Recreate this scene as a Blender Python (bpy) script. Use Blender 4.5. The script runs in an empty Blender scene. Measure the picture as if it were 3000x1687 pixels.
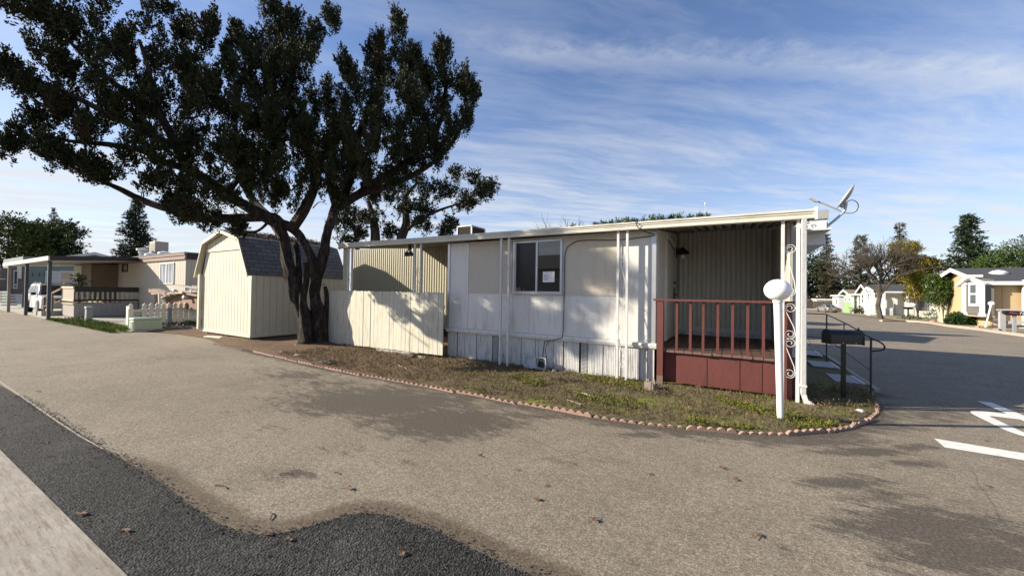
import bpy, math, random
import numpy as np
from mathutils import Vector
random.seed(7); RNG = np.random.default_rng(11)
C = bpy.context.scene.collection
S = 3000 / 2576
PI = math.pi
R = math.radians

# ---------------------------------------------------------------- camera
F = 1100.; CAMH = 1.6
_a = R(120.3); _p = math.atan(14.5 / 1100); _r = R(.85)
fw = Vector((math.cos(_a) * math.cos(_p), math.sin(_a) * math.cos(_p), math.sin(_p)))
r0 = fw.cross(Vector((0, 0, 1))).normalized(); u0 = r0.cross(fw)
rt = r0 * math.cos(_r) + u0 * math.sin(_r); up = -r0 * math.sin(_r) + u0 * math.cos(_r)
EYE = Vector((0, 0, CAMH))
def ray(x, y): return fw + rt * ((x - 1500) / F) + up * ((843.5 - y) / F)
def gz(y): return -.014 * max(0, min(y, 112) - 10)
def at(x, y, D): return EYE + ray(x, y) * D                   # survey point at depth D
def onY(x, y, Y): d = ray(x, y); return EYE + d * (Y / d.y)
def onX(x, y, X): d = ray(x, y); return EYE + d * (X / d.x)
def gr(x, y):
    z = 0
    for i in range(50):
        d = ray(x, y); p = EYE + d * ((z - CAMH) / d.z); z = .5 * z + .5 * gz(p.y)
    return p

# ---------------------------------------------------------------- objects
def tag(o, label=None, cat=None, group=None, kind=None):
    if label: o['label'] = label
    if cat: o['category'] = cat
    if group: o['group'] = group
    if kind: o['kind'] = kind
    return o
def wloc(o):
    v = Vector((0, 0, 0))
    while o is not None: v = v + o.location; o = o.parent
    return v
def empty(name, loc, label, cat, group=None):
    o = bpy.data.objects.new(name, None); C.objects.link(o); o.location = loc
    o.empty_display_size = .1
    return tag(o, label, cat, group)
def link(name, me, m, parent=None):
    o = bpy.data.objects.new(name, me); C.objects.link(o)
    for k in (m if isinstance(m, (list, tuple)) else [m]): me.materials.append(k)
    if parent is not None: o.parent = parent
    return o
class MB:
    def __init__(s): s.v = []; s.f = []; s.mi = []; s.cur = 0
    def add(s, vs, fs):
        n = len(s.v); s.v += [tuple(v) for v in vs]
        s.f += [tuple(i + n for i in f) for f in fs]; s.mi += [s.cur] * len(fs); return s
    def box(s, x0, x1, y0, y1, z0, z1):
        return s.add([(x0,y0,z0),(x1,y0,z0),(x1,y1,z0),(x0,y1,z0),(x0,y0,z1),(x1,y0,z1),(x1,y1,z1),(x0,y1,z1)],
                     [(0,3,2,1),(4,5,6,7),(0,1,5,4),(1,2,6,5),(2,3,7,6),(3,0,4,7)])
    def bar(s, a, b, w, h=None, upv=(0,0,1)):
        a = Vector(a); b = Vector(b); h = h or w; d = (b - a).normalized(); u = Vector(upv)
        if abs(d.dot(u)) > .98: u = Vector((1, 0, 0))
        sd = d.cross(u).normalized() * w / 2; uu = sd.cross(d).normalized() * h / 2
        vs = [p + q for p in (a, b) for q in (-sd - uu, sd - uu, sd + uu, -sd + uu)]
        return s.add(vs, [(0,3,2,1),(4,5,6,7),(0,1,5,4),(1,2,6,5),(2,3,7,6),(3,0,4,7)])
    def tube(s, pts, rad, seg=8, flute=0, nf=5, tw=0, jit=0, cap=True):
        pts = [Vector(p) for p in pts]; n = len(pts)
        if not hasattr(rad, '__len__'): rad = [rad] * n
        vs = []; ref = None
        for i, p in enumerate(pts):
            d = (pts[min(i + 1, n - 1)] - pts[max(i - 1, 0)]).normalized()
            if ref is None: ref = d.orthogonal().normalized()
            ref = (ref - d * ref.dot(d)).normalized(); w = d.cross(ref)
            for k in range(seg):
                t = 2 * PI * k / seg
                r = rad[i] * (1 + flute * math.sin(nf * t + tw * i) + flute * .6 * math.sin((2 * nf + 1) * t - tw * 1.7 * i) + (random.uniform(-jit, jit) if jit else 0))
                vs.append(p + (ref * math.cos(t) + w * math.sin(t)) * r)
        fs = [(i * seg + k, i * seg + (k + 1) % seg, (i + 1) * seg + (k + 1) % seg, (i + 1) * seg + k) for i in range(n - 1) for k in range(seg)]
        if cap: fs += [tuple(range(seg))[::-1], tuple((n - 1) * seg + k for k in range(seg))]
        return s.add(vs, fs)
    def lathe(s, prof, c, seg=24, sx=1, sy=1):
        vs = []; n = len(prof)
        for r, z in prof:
            for k in range(seg):
                t = 2 * PI * k / seg; vs.append((c[0] + r * math.cos(t) * sx, c[1] + r * math.sin(t) * sy, c[2] + z))
        fs = [(i * seg + k, i * seg + (k + 1) % seg, (i + 1) * seg + (k + 1) % seg, (i + 1) * seg + k) for i in range(n - 1) for k in range(seg)]
        fs += [tuple(range(seg))[::-1], tuple((n - 1) * seg + k for k in range(seg))]
        return s.add(vs, fs)
    def prism(s, poly, off):                                    # poly: 3D points, extruded by off
        off = Vector(off); n = len(poly); a = [Vector(p) for p in poly]
        nrm = Vector((0, 0, 0))
        for i in range(n): nrm += a[i].cross(a[(i + 1) % n])
        if nrm.dot(off) > 0: a = a[::-1]
        vs = a + [p + off for p in a]
        return s.add(vs, [tuple(range(n)), tuple(range(2 * n - 1, n - 1, -1))] + [(i, n + i, n + (i + 1) % n, (i + 1) % n) for i in range(n)])
    def ribbed(s, a, b, z0, z1, out, pitch=.06, dep=.012, prof=((0,0),(.3,0),(.42,1),(.88,1),(1,0)), za=0, zb=0):
        a = Vector(a); b = Vector(b); L = (b - a).length; d = (b - a) / L; o = Vector(out)
        n = max(1, round(L / pitch)); p = L / n; q = []
        for i in range(n):
            for t, h in prof[:-1]: q.append((i * p + t * p, h))
        q.append((L, 0)); vs = []
        for t, h in q:
            w = a + d * t + o * h * dep; e = za + (zb - za) * t / L
            vs += [(w.x, w.y, z0), (w.x, w.y, z1 + e)]
        return s.add(vs, [(2*i, 2*i+2, 2*i+3, 2*i+1) for i in range(len(q) - 1)])
    def build(s, name, m, parent=None, smooth=False, bevel=0):
        me = bpy.data.meshes.new(name); o = wloc(parent)
        me.from_pydata([(v[0] - o.x, v[1] - o.y, v[2] - o.z) for v in s.v], [], s.f)
        ob = link(name, me, m, parent)
        if len(set(s.mi)) > 1: me.polygons.foreach_set('material_index', s.mi)
        if smooth:
            me.polygons.foreach_set('use_smooth', [True] * len(me.polygons))
            if smooth != 'all':
                try: me.set_sharp_from_angle(angle=R(40))
                except Exception: pass
        if bevel:
            b = ob.modifiers.new('bevel', 'BEVEL'); b.width = bevel; b.segments = 2; b.limit_method = 'ANGLE'
        me.update(); return ob
def tomesh(fo, m):
    bpy.context.view_layer.update(); me = bpy.data.meshes.new_from_object(fo); me.name = fo.name; n = bpy.data.objects.new(fo.name, me); C.objects.link(n)
    n.parent = fo.parent; n.location = fo.location; n.rotation_euler = fo.rotation_euler; me.materials.clear(); me.materials.append(m); nm = fo.name; bpy.data.objects.remove(fo); n.name = nm
def copytree(o, parent=None):
    c = o.copy(); C.objects.link(c); c.parent = parent
    for ch in list(o.children): copytree(ch, c)
    return c

# ---------------------------------------------------------------- materials
def mk(name):
    m = bpy.data.materials.new(name); m.use_nodes = True; nt = m.node_tree
    return m, nt, nt.nodes, nt.links, nt.nodes['Principled BSDF']
def noise(nt, vec, scale, detail=4, rough=.6, stretch=None):
    n = nt.nodes.new('ShaderNodeTexNoise'); n.inputs['Scale'].default_value = scale; n.inputs['Detail'].default_value = detail; n.inputs['Roughness'].default_value = rough
    if stretch:
        mp = nt.nodes.new('ShaderNodeMapping'); mp.inputs['Scale'].default_value = stretch; nt.links.new(vec, mp.inputs[0]); vec = mp.outputs[0]
    nt.links.new(vec, n.inputs['Vector']); return n.outputs['Fac']
def ramp(nt, fac, stops):
    r = nt.nodes.new('ShaderNodeValToRGB'); e = r.color_ramp.elements
    while len(e) < len(stops): e.new(.5)
    for i, (p, c) in enumerate(stops): e[i].position = p; e[i].color = (*c, 1) if len(c) == 3 else c
    nt.links.new(fac, r.inputs[0]); return r.outputs[0]
def rampv(nt, fac, a, b): return ramp(nt, fac, [(a, (0, 0, 0)), (b, (1, 1, 1))])
def mix(nt, fac, a, b, mode='MIX'):
    n = nt.nodes.new('ShaderNodeMix'); n.data_type = 'RGBA'; n.blend_type = mode
    for v, i in ((fac, 0), (a, 6), (b, 7)):
        if isinstance(v, (int, float)): n.inputs[i].default_value = v if i == 0 else (v, v, v, 1)
        elif isinstance(v, tuple): n.inputs[i].default_value = (*v, 1)
        else: nt.links.new(v, n.inputs[i])
    return n.outputs[2]
def pos(nt): return nt.nodes.new('ShaderNodeNewGeometry').outputs['Position']
def bump(nt, b, h, st, dist=.02):
    n = nt.nodes.new('ShaderNodeBump'); n.inputs['Strength'].default_value = st; n.inputs['Distance'].default_value = dist
    nt.links.new(h, n.inputs['Height']); nt.links.new(n.outputs[0], b.inputs['Normal'])
def mat(name, col, rough=.6, var=.18, vs=2., dirt=None, damt=.5, dstretch=(6, 6, .8), ds=1.5, bmp=.0, bs=40, metal=0, spec=.5, fine=.1):
    m, nt, N, L, b = mk(name); p = pos(nt)
    c = mix(nt, noise(nt, p, vs, 5), tuple(x * (1 - var) for x in col), tuple(min(1, x * (1 + var)) for x in col))
    if fine: c = mix(nt, noise(nt, p, 45, 3), c, mix(nt, 1., c, (1 - fine * 2,) * 3, 'MULTIPLY'))
    if dirt: c = mix(nt, mix(nt, 1., rampv(nt, noise(nt, p, ds, 6, .7, dstretch), .5, .75), damt, 'MULTIPLY'), c, dirt)
    L.new(c, b.inputs['Base Color']); b.inputs['Roughness'].default_value = rough; b.inputs['Metallic'].default_value = metal
    b.inputs['Specular IOR Level'].default_value = spec
    if bmp: bump(nt, b, noise(nt, p, bs, 4), bmp)
    return m
MT = {}
def mm(k, *a, **kw):
    if k not in MT: MT[k] = mat(k, *a, **kw)
    return MT[k]
mm('white_panel', (.70, .695, .66), .45, .05, .8, (.36, .31, .23), .6, (5, 5, .7), ds=1.3, fine=.05)
mm('tan_panel', (.6, .55, .46), .8, .05, 1.5, (.4, .33, .24), .4, bmp=.25, bs=90, fine=.1)
mm('white_trim', (.72, .715, .68), .45, .05, 2, (.36, .31, .22), .6)
mm('skirt', (.66, .66, .64), .55, .1, 3, (.2, .15, .1), .9, (9, 9, 1.2), 1.9)
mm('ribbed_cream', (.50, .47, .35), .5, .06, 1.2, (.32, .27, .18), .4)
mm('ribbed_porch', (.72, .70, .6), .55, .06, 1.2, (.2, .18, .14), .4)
mm('gutter', (.66, .63, .54), .4, .08, 1.5, (.26, .23, .17), .6, (2, 2, 8), 1.2)
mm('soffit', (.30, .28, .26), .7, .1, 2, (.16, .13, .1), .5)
mm('aluminium', (.62, .63, .65), .35, .08, 3, metal=.6)
mm('post_white', (.68, .68, .67), .4, .1, 4, (.35, .3, .25), .5, (8, 8, 3), 3)
mm('dark_metal', (.03, .03, .03), .5)
mm('black_rubber', (.012, .012, .012), .7)
mm('roofing', (.28, .28, .29), .9, .12, 3, (.14, .13, .12), .5, (2, 2, 2), bmp=.3)
mm('roof_grey', (.34, .34, .33), .85, .1, 8, bmp=.3)
mm('red_paint', (.135, .038, .03), .6, .2, 2.5, (.06, .022, .018), .8, (5, 5, 1.2), 2.4, bmp=.2, bs=60)
mm('deck_board', (.17, .105, .085), .8, .25, 3, (.11, .035, .03), .6, (2, 2, 2), 3, bmp=.3)
mm('deck_face', (.16, .035, .03), .7, .25, 5)
mm('weathered', (.2, .13, .1), .9, .3, 8)
mm('cream_fence', (.64, .62, .51), .75, .06, 1.5, (.33, .24, .13), .85, (9, 9, 1.0), 2.2, bmp=.3, bs=60)
mm('cream_shed', (.66, .64, .53), .75, .06, 1.2, (.44, .38, .22), .55, (12, 12, 1.4), 1.8, bmp=.35, bs=70)
mm('shed_trim', (.66, .63, .5), .7, .06, 3)
mm('wood', (.45, .38, .25), .85, .2, 6, (.2, .15, .09), .6)
mm('wood_grey', (.3, .25, .2), .9, .2, 5, (.12, .09, .07), .6)
mm('globe', (.9, .9, .89), .22, .01, 3, fine=0)
mm('lamp_pole', (.8, .8, .77), .35, .03, 3, (.5, .45, .35), .3)
mm('black_box', (.006, .006, .007), .35, .1, 3)
mm('terracotta', (.38, .245, .185), .85, .15, 12, (.2, .13, .1), .5, (5, 5, 5), 4, bmp=.4, bs=60)
mm('green_box', (.42, .5, .38), .55, .06, 2, (.25, .26, .2), .5)
mm('grey_post', (.3, .34, .31), .6)
mm('tan_siding', (.56, .50, .41), .7, .05, 2, (.35, .27, .2), .4)
mm('grey_siding', (.36, .33, .31), .75, .06, 2)
mm('brown_trim', (.24, .145, .115), .6, .12, 2, (.1, .06, .05), .5)
mm('dark_brown', (.03, .02, .018), .6, .2, 4)
mm('carport_white', (.62, .6, .55), .5, .06, 2)
mm('picket_white', (.66, .64, .58), .6, .06, 3, (.35, .3, .22), .5)
mm('sage', (.15, .2, .19), .7, .08, 2)
mm('grey_trim', (.5, .52, .56), .6)
mm('beige_wall', (.50, .37, .21), .85, .06, 4, (.4, .28, .15), .3, bmp=.3, bs=30)
mm('white_wall', (.64, .63, .56), .8, .06, 3)
mm('bright_white', (.8, .8, .79), .5, .04, 3)
mm('green_wall', (.27, .42, .19), .7, .06, 3)
mm('trailer_wall', (.55, .56, .56), .6, .06, 3)
mm('grey_bay', (.16, .155, .14), .7, .08, 3)
mm('shingle_dark', (.055, .057, .062), .9, .2, 5)
mm('shingle_brown', (.2, .16, .12), .9, .2, 5)
mm('fence_brown', (.07, .05, .042), .9, .25, 4)
mm('car_white', (.74, .75, .75), .22, .02, 2, fine=0)
mm('car_gold', (.38, .35, .3), .25, .03, 2, metal=.5, fine=0)
mm('tyre', (.015, .015, .015), .9)
mm('rim', (.4, .4, .42), .35, metal=.7)
mm('headlamp', (.55, .56, .56), .15)
mm('taillamp', (.35, .03, .02), .2)
mm('cooler_brown', (.075, .035, .028), .8, .3, 6, (.2, .12, .08), .4)
mm('cooler_tan', (.42, .37, .3), .7)
mm('dish_grey', (.36, .36, .37), .45)
mm('galv', (.45, .47, .5), .4, .15, 8, metal=.5)
mm('rail_black', (.035, .035, .04), .5, .2, 5)
mm('paper', (.78, .78, .76), .8)
mm('concrete', (.40, .38, .33), .9, .12, 1.2, (.22, .2, .16), .6, (1, 1, 1), 2.2, bmp=.3, bs=60)
mm('brick_pave', (.34, .2, .16), .9, .2, 6)
mm('leaf_dead', (.15, .08, .045), .8, .3, 20)
mm('twig', (.1, .07, .05), .9)
mm('bark_grey', (.12, .1, .085), .95, .3, 3)
mm('foliage_brown', (.1, .045, .02), .85, .4, 3)
mm('rock', (.26, .25, .23), .9, .2, 8)
mm('blue_grey', (.2, .25, .32), .6)

def glass(name, col, rough=.03, spec=1.0):
    m, nt, N, L, b = mk(name); b.inputs['Base Color'].default_value = (*col, 1); b.inputs['Roughness'].default_value = rough
    b.inputs['Specular IOR Level'].default_value = spec; b.inputs['IOR'].default_value = 1.6
    MT[name] = m
glass('glass_dark', (.006, .007, .009), .015); glass('screen_dark', (.018, .018, .02), .25, .3)
glass('glass_house', (.03, .04, .05), .05); glass('glass_curtain', (.28, .32, .36), .2, .6)

def shingle_mat():
    m, nt, N, L, b = mk('shed_shingle'); tc = N.new('ShaderNodeTexCoord')
    p = tc.outputs['UV']; br = N.new('ShaderNodeTexBrick'); br.offset = .5
    L.new(p, br.inputs['Vector']); br.inputs['Scale'].default_value = 1
    br.inputs['Brick Width'].default_value = .33; br.inputs['Row Height'].default_value = .145; br.inputs['Mortar Size'].default_value = .007
    br.inputs['Color1'].default_value = (.155, .155, .16, 1); br.inputs['Color2'].default_value = (.215, .215, .22, 1); br.inputs['Mortar'].default_value = (.02, .02, .022, 1)
    c = mix(nt, noise(nt, pos(nt), 60, 3), br.outputs[0], mix(nt, 1., br.outputs[0], (.55,) * 3, 'MULTIPLY'))
    L.new(c, b.inputs['Base Color']); b.inputs['Roughness'].default_value = .95
    bump(nt, b, br.outputs['Fac'], -.6, .01); MT['shed_shingle'] = m
shingle_mat()
def bark():
    m, nt, N, L, b = mk('bark'); p = pos(nt)
    n1 = noise(nt, p, 3, 8, .75, (5, 5, .9)); n2 = noise(nt, p, 22, 5, .7, (3, 3, .6))
    c = ramp(nt, n1, [(.38, (.008, .006, .005)), (.5, (.045, .03, .023)), (.68, (.2, .15, .115))])
    c = mix(nt, n2, c, mix(nt, 1., c, (.45,) * 3, 'MULTIPLY'))
    L.new(c, b.inputs['Base Color']); b.inputs['Roughness'].default_value = .95
    bump(nt, b, n1, 1., .12); MT['bark'] = m
bark()
def leafmat(name, a, c, b2=None, scale=1.6):
    m, nt, N, L, b = mk(name); p = pos(nt)
    k = mix(nt, rampv(nt, noise(nt, p, scale, 5, .7), .35, .65), a, c)
    k = mix(nt, rampv(nt, noise(nt, p, 9, 3), .3, .7), k, mix(nt, 1., k, (.55, .6, .55), 'MULTIPLY'))
    if b2: k = mix(nt, rampv(nt, noise(nt, p, .9, 4), .58, .7), k, b2)
    L.new(k, b.inputs['Base Color']); b.inputs['Roughness'].default_value = .75; b.inputs['Specular IOR Level'].default_value = .25
    MT[name] = m
leafmat('juniper', (.022, .029, .010), (.046, .05, .016), (.05, .036, .017))
leafmat('juniper_far', (.018, .03, .012), (.04, .045, .016), (.07, .05, .02))
leafmat('conifer', (.022, .04, .02), (.04, .06, .025))
leafmat('conifer_brown', (.045, .045, .022), (.08, .07, .035))
leafmat('broadleaf', (.035, .065, .012), (.08, .12, .022))
leafmat('willow', (.05, .075, .018), (.11, .13, .03))
leafmat('autumn', (.13, .15, .02), (.4, .29, .03), (.42, .25, .03), .5)
leafmat('hedge', (.022, .05, .012), (.045, .09, .02))
leafmat('shrub', (.04, .055, .025), (.07, .085, .035))
leafmat('twigs', (.06, .05, .04), (.12, .1, .082))
leafmat('fresh_grass', (.07, .11, .01), (.17, .22, .015), None, 3)
leafmat('dry_grass', (.09, .066, .03), (.22, .165, .08), (.06, .045, .025), 3)
leafmat('moss', (.10, .115, .01), (.22, .23, .03), None, 4)

# ---------------------------------------------------------------- foliage helpers
def unit(a): return a / np.maximum(np.linalg.norm(a, axis=1, keepdims=True), 1e-6)
def leaves(name, m, parent, cen, axis, L=.3, Rr=.09, n=18, ll=.07, lw=.035, spread=.8, bend=0):
    cen = np.asarray(cen, float); axis = unit(np.asarray(axis, float)); N = len(cen)
    sc = RNG.uniform(.65, 1.35, (N, 1, 1)) if not np.ndim(L) else np.asarray(L)[:, None, None]
    if np.ndim(L): L = 1.; 
    u = RNG.uniform(0, 1, (N, n, 1)); q = RNG.normal(0, 1, (N, n, 3)); q /= np.linalg.norm(q, axis=2, keepdims=True)
    ax = axis[:, None, :]
    P = cen[:, None, :] + (ax * (u - .3) * L + q * Rr * (1.15 - u * .75) * RNG.uniform(.4, 1, (N, n, 1))) * sc
    d = ax * 1.0 + q * spread; d /= np.linalg.norm(d, axis=2, keepdims=True)
    w = np.cross(d, RNG.normal(0, 1, (N, n, 3))); w /= np.maximum(np.linalg.norm(w, axis=2, keepdims=True), 1e-6)
    l = ll * RNG.uniform(.6, 1.4, (N, n, 1)); ww = lw * RNG.uniform(.6, 1.3, (N, n, 1))
    V = np.stack([P, P + d * l * .45 + w * ww * .5, P + d * l, P + d * l * .45 - w * ww * .5], 2).reshape(-1, 3)
    o = wloc(parent); V = V - np.array([o.x, o.y, o.z])
    nf = N * n; me = bpy.data.meshes.new(name)
    me.vertices.add(nf * 4); me.vertices.foreach_set('co', V.astype(np.float32).ravel())
    me.loops.add(nf * 4); me.loops.foreach_set('vertex_index', np.arange(nf * 4, dtype=np.int32))
    me.polygons.add(nf); me.polygons.foreach_set('loop_start', np.arange(0, nf * 4, 4, dtype=np.int32))
    me.update(calc_edges=True)
    return link(name, me, m, parent)
def blobpts(blobs, dens, shell=.5, upb=.6):
    """blobs: (centre, (rx,ry,rz), ...) ellipsoids -> tuft centres and axes"""
    cs, axs = [], []
    for c, r in blobs:
        n = max(6, int(dens * r[0] * r[1] * r[2] + dens * .12 * (r[0] * r[1] + r[1] * r[2] + r[0] * r[2])))
        d = unit(RNG.normal(0, 1, (n, 3))); rad = RNG.uniform(0, 1, (n, 1)) ** shell
        lump = 1 + .22 * np.sin(d[:, :1] * 5 + c[0] * 7) * np.cos(d[:, 2:] * 6 + c[2] * 5)
        cs.append(np.array(c) + d * rad * lump * np.array(r)); axs.append(unit(d * .8 + RNG.normal(0, .35, (n, 3)) + np.array([0, 0, upb])))
    return np.concatenate(cs), np.concatenate(axs)
def spline(pts, n=6):
    out = []; P = [Vector(p) for p in pts]
    for i in range(len(P) - 1):
        a, b, c, d = P[max(i - 1, 0)], P[i], P[i + 1], P[min(i + 2, len(P) - 1)]
        for k in range(n):
            t = k / n; out.append(.5 * ((2 * b) + (c - a) * t + (2 * a - 5 * b + 4 * c - d) * t * t + (3 * b - a - 3 * c + d) * t ** 3))
    out.append(P[-1]); return out
def lerp_r(r, n):
    return [r[min(int(i / n * (len(r) - 1)), len(r) - 2)] + (r[min(int(i / n * (len(r) - 1)), len(r) - 2) + 1] - r[min(int(i / n * (len(r) - 1)), len(r) - 2)]) * ((i / n * (len(r) - 1)) % 1 if i < n else 1) for i in range(n + 1)]

# ---------------------------------------------------------------- sky and sun
SUN_EL, SUN_AZ = R(24), R(209.5)          # direction towards the sun, azimuth from +X
sundir = Vector((math.cos(SUN_EL) * math.cos(SUN_AZ), math.cos(SUN_EL) * math.sin(SUN_AZ), math.sin(SUN_EL)))
w = bpy.data.worlds.new('World'); bpy.context.scene.world = w; w.use_nodes = True
nt = w.node_tree; N = nt.nodes; L = nt.links; bg = N['Background']
sky = N.new('ShaderNodeTexSky'); sky.sky_type = 'NISHITA'; sky.sun_disc = False
sky.sun_elevation = SUN_EL; sky.sun_rotation = R(90) - SUN_AZ; sky.ozone_density = 3.0; sky.dust_density = .4; sky.air_density = 1.0
tc = N.new('ShaderNodeTexCoord')
def vmath(op, a, b=None):
    n = N.new('ShaderNodeVectorMath'); n.operation = op
    for i, v in enumerate((a, b)):
        if v is None: continue
        if isinstance(v, (tuple, Vector)): n.inputs[i].default_value = tuple(v)
        else: L.new(v, n.inputs[i])
    return n.outputs['Value'] if op == 'DOT_PRODUCT' else n.outputs[0]
def fm(op, a, b=0., c=None, clamp=False):
    n = N.new('ShaderNodeMath'); n.operation = op; n.use_clamp = clamp
    for i, v in enumerate((a, b, c)):
        if v is None: continue
        if isinstance(v, (int, float)): n.inputs[i].default_value = v
        else: L.new(v, n.inputs[i])
    return n.outputs[0]
g = tc.outputs['Generated']
dz = vmath('DOT_PRODUCT', g, (0, 0, 1)); zz = fm('MAXIMUM', dz, .03)
su = fm('DIVIDE', vmath('DOT_PRODUCT', g, r0), fm('ADD', zz, .03)); sv = fm('DIVIDE', vmath('DOT_PRODUCT', g, Vector((fw.x, fw.y, 0)).normalized()), fm('ADD', zz, .03))
def comb(a, b):
    n = N.new('ShaderNodeCombineXYZ')
    for i, v in enumerate((a, b)):
        if isinstance(v, (int, float)): n.inputs[i].default_value = v
        else: L.new(v, n.inputs[i])
    return n.outputs[0]
wr = noise(nt, comb(su, sv), .55, 3)
u2 = fm('ADD', fm('MULTIPLY', su, .9), fm('MULTIPLY', sv, .22)); v2 = fm('SUBTRACT', fm('MULTIPLY', sv, .9), fm('MULTIPLY', su, .22))
v3 = fm('ADD', v2, fm('MULTIPLY', wr, .5))
st1 = rampv(nt, noise(nt, comb(fm('MULTIPLY', u2, .32), fm('MULTIPLY', v3, 1.25)), 2.1, 10, .66), .43, .68)
st2 = rampv(nt, noise(nt, comb(fm('MULTIPLY', su, .25), fm('MULTIPLY', sv, .9)), 1.1, 8, .6), .36, .7)
puff = rampv(nt, noise(nt, comb(su, sv), 7, 6, .65), .3, .75)
lowm = fm('SUBTRACT', 1., fm('MULTIPLY', dz, 2.1), clamp=True)                    # more cloud low down
leftm = fm('MULTIPLY_ADD', vmath('DOT_PRODUCT', g, r0), -.55, .45, clamp=True)
d_ = fm('SUBTRACT', fm('ADD', sv, fm('MULTIPLY', puff, .1)), fm('MULTIPLY_ADD', su, .03, 1.52))
band = fm('MULTIPLY', fm('SUBTRACT', 1., fm('MULTIPLY', fm('ABSOLUTE', d_), 7.5), clamp=True), fm('MULTIPLY_ADD', su, 2.5, .9, clamp=True))
band = fm('MULTIPLY', band, fm('MULTIPLY_ADD', puff, .5, .3))
cl = fm('MULTIPLY', st1, fm('MULTIPLY_ADD', lowm, .75, .26))
cl = fm('ADD', cl, fm('MULTIPLY', st2, fm('MULTIPLY', lowm, fm('MULTIPLY_ADD', leftm, 1.1, .35))))
cl = fm('ADD', cl, fm('MULTIPLY', band, .55))
hz = fm('POWER', fm('SUBTRACT', 1., fm('MAXIMUM', dz, 0.), clamp=True), 7.)
cl = fm('ADD', cl, fm('MULTIPLY', hz, .6), clamp=True)
cl = fm('MULTIPLY', cl, .93)
skc = mix(nt, 1., sky.outputs[0], (1.3, 1.25, 1.38), 'MULTIPLY')
L.new(mix(nt, cl, skc, (6.0, 6.25, 6.6)), bg.inputs['Color']); bg.inputs['Strength'].default_value = .068
sl = bpy.data.lights.new('sun', 'SUN'); sl.energy = 5.0; sl.angle = R(.55); sl.color = (1, .9, .74)
so = bpy.data.objects.new('sun', sl); C.objects.link(so); so.rotation_euler = sundir.to_track_quat('Z', 'Y').to_euler()
so.location = (-20, -12, 14)

# ---------------------------------------------------------------- ground, roads, yards
EDGE = [(-19,4.98),(-16.5,5.42),(-14.5,5.45),(-12.6,5.12),(-10.5,4.98),(-9.26,4.9),(-6.96,4.74),(-5.1,4.76),(-2.7,4.78),(-1.4,4.8),(-.6,4.93),(.25,5.2),(.65,5.46),(1.04,5.81),(1.44,6.38),(1.74,7.0),(1.9,7.6),(1.97,8.1),(2.13,8.9),(2.2,9.6),(2.24,14.6)]
def yfront(x):
    for (a, b), (c, d) in zip(EDGE, EDGE[1:]):
        if a <= x <= c: return b + (d - b) * (x - a) / (c - a)
    return EDGE[-1][1]
def gridmesh(xs, ys, zf, keep=None):
    nx, ny = len(xs), len(ys); X, Y = np.meshgrid(xs, ys)
    V = [(float(x), float(y), zf(float(x), float(y))) for x, y in zip(X.ravel(), Y.ravel())]
    Fc = [(j*nx+i, j*nx+i+1, (j+1)*nx+i+1, (j+1)*nx+i) for j in range(ny-1) for i in range(nx-1) if keep is None or keep((xs[i]+xs[i+1])/2, (ys[j]+ys[j+1])/2)]
    return V, Fc
V, Fc = gridmesh([-600,-60,-20,0,14,60,600], [-300,-10,10,30,112,800], lambda x, y: gz(y) - .07)
me = bpy.data.meshes.new('ground'); me.from_pydata(V, [], Fc); tag(link('ground', me, mm('ground_dirt', (.2, .17, .12), .95, .25, .5)), kind='structure')

PATCH = [tuple(gr(x * S, y * S).xy) for x, y in ((-60,930),(0,968),(100,1025),(200,1088),(300,1150),(400,1208),(470,1262),(560,1322),(640,1345),(720,1338),(820,1310),(900,1288),(960,1290),(1030,1312),(1110,1338),(1200,1385),(1290,1425),(1360,1450),(1500,1520))] + [(-.4,.2),(-9,.2),(-60,1.0)]
PP = np.array(PATCH)
def sdist(P, poly):
    d = np.full(len(P), 1e9); ins = np.zeros(len(P), bool); n = len(poly)
    for i in range(n):
        a, b = poly[i], poly[(i + 1) % n]; e = b - a; w_ = P - a
        t = np.clip((w_ @ e) / (e @ e + 1e-9), 0, 1); q = w_ - t[:, None] * e; d = np.minimum(d, np.hypot(q[:, 0], q[:, 1]))
        c = (a[1] > P[:, 1]) != (b[1] > P[:, 1])
        ins ^= c & (P[:, 0] < (b[0] - a[0]) * (P[:, 1] - a[1]) / (b[1] - a[1] + 1e-12) + a[0])
    return np.where(ins, -d, d)
# damp stains: (x, y, rx, ry) in the 2576 px survey, strength
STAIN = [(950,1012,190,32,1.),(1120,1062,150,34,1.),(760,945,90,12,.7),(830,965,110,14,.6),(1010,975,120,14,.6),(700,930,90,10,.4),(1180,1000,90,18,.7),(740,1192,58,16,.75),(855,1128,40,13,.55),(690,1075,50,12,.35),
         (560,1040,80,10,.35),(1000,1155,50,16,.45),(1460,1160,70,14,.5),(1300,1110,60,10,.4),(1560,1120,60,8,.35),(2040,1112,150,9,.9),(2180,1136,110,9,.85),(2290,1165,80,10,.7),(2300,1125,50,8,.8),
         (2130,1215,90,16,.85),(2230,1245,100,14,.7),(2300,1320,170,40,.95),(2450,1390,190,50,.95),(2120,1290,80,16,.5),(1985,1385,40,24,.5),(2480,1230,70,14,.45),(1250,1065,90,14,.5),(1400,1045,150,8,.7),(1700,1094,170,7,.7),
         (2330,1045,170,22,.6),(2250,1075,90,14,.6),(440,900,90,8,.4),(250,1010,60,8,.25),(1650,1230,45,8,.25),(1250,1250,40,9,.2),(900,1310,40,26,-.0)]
def roadz(x, y): return gz(y) + .0
xs = np.unique(np.concatenate([np.arange(-60, -14, 1.5), np.arange(-14, -6, .2), np.arange(-6, 4.2, .07), np.arange(4.2, 14, .5)]).round(4))
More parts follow.
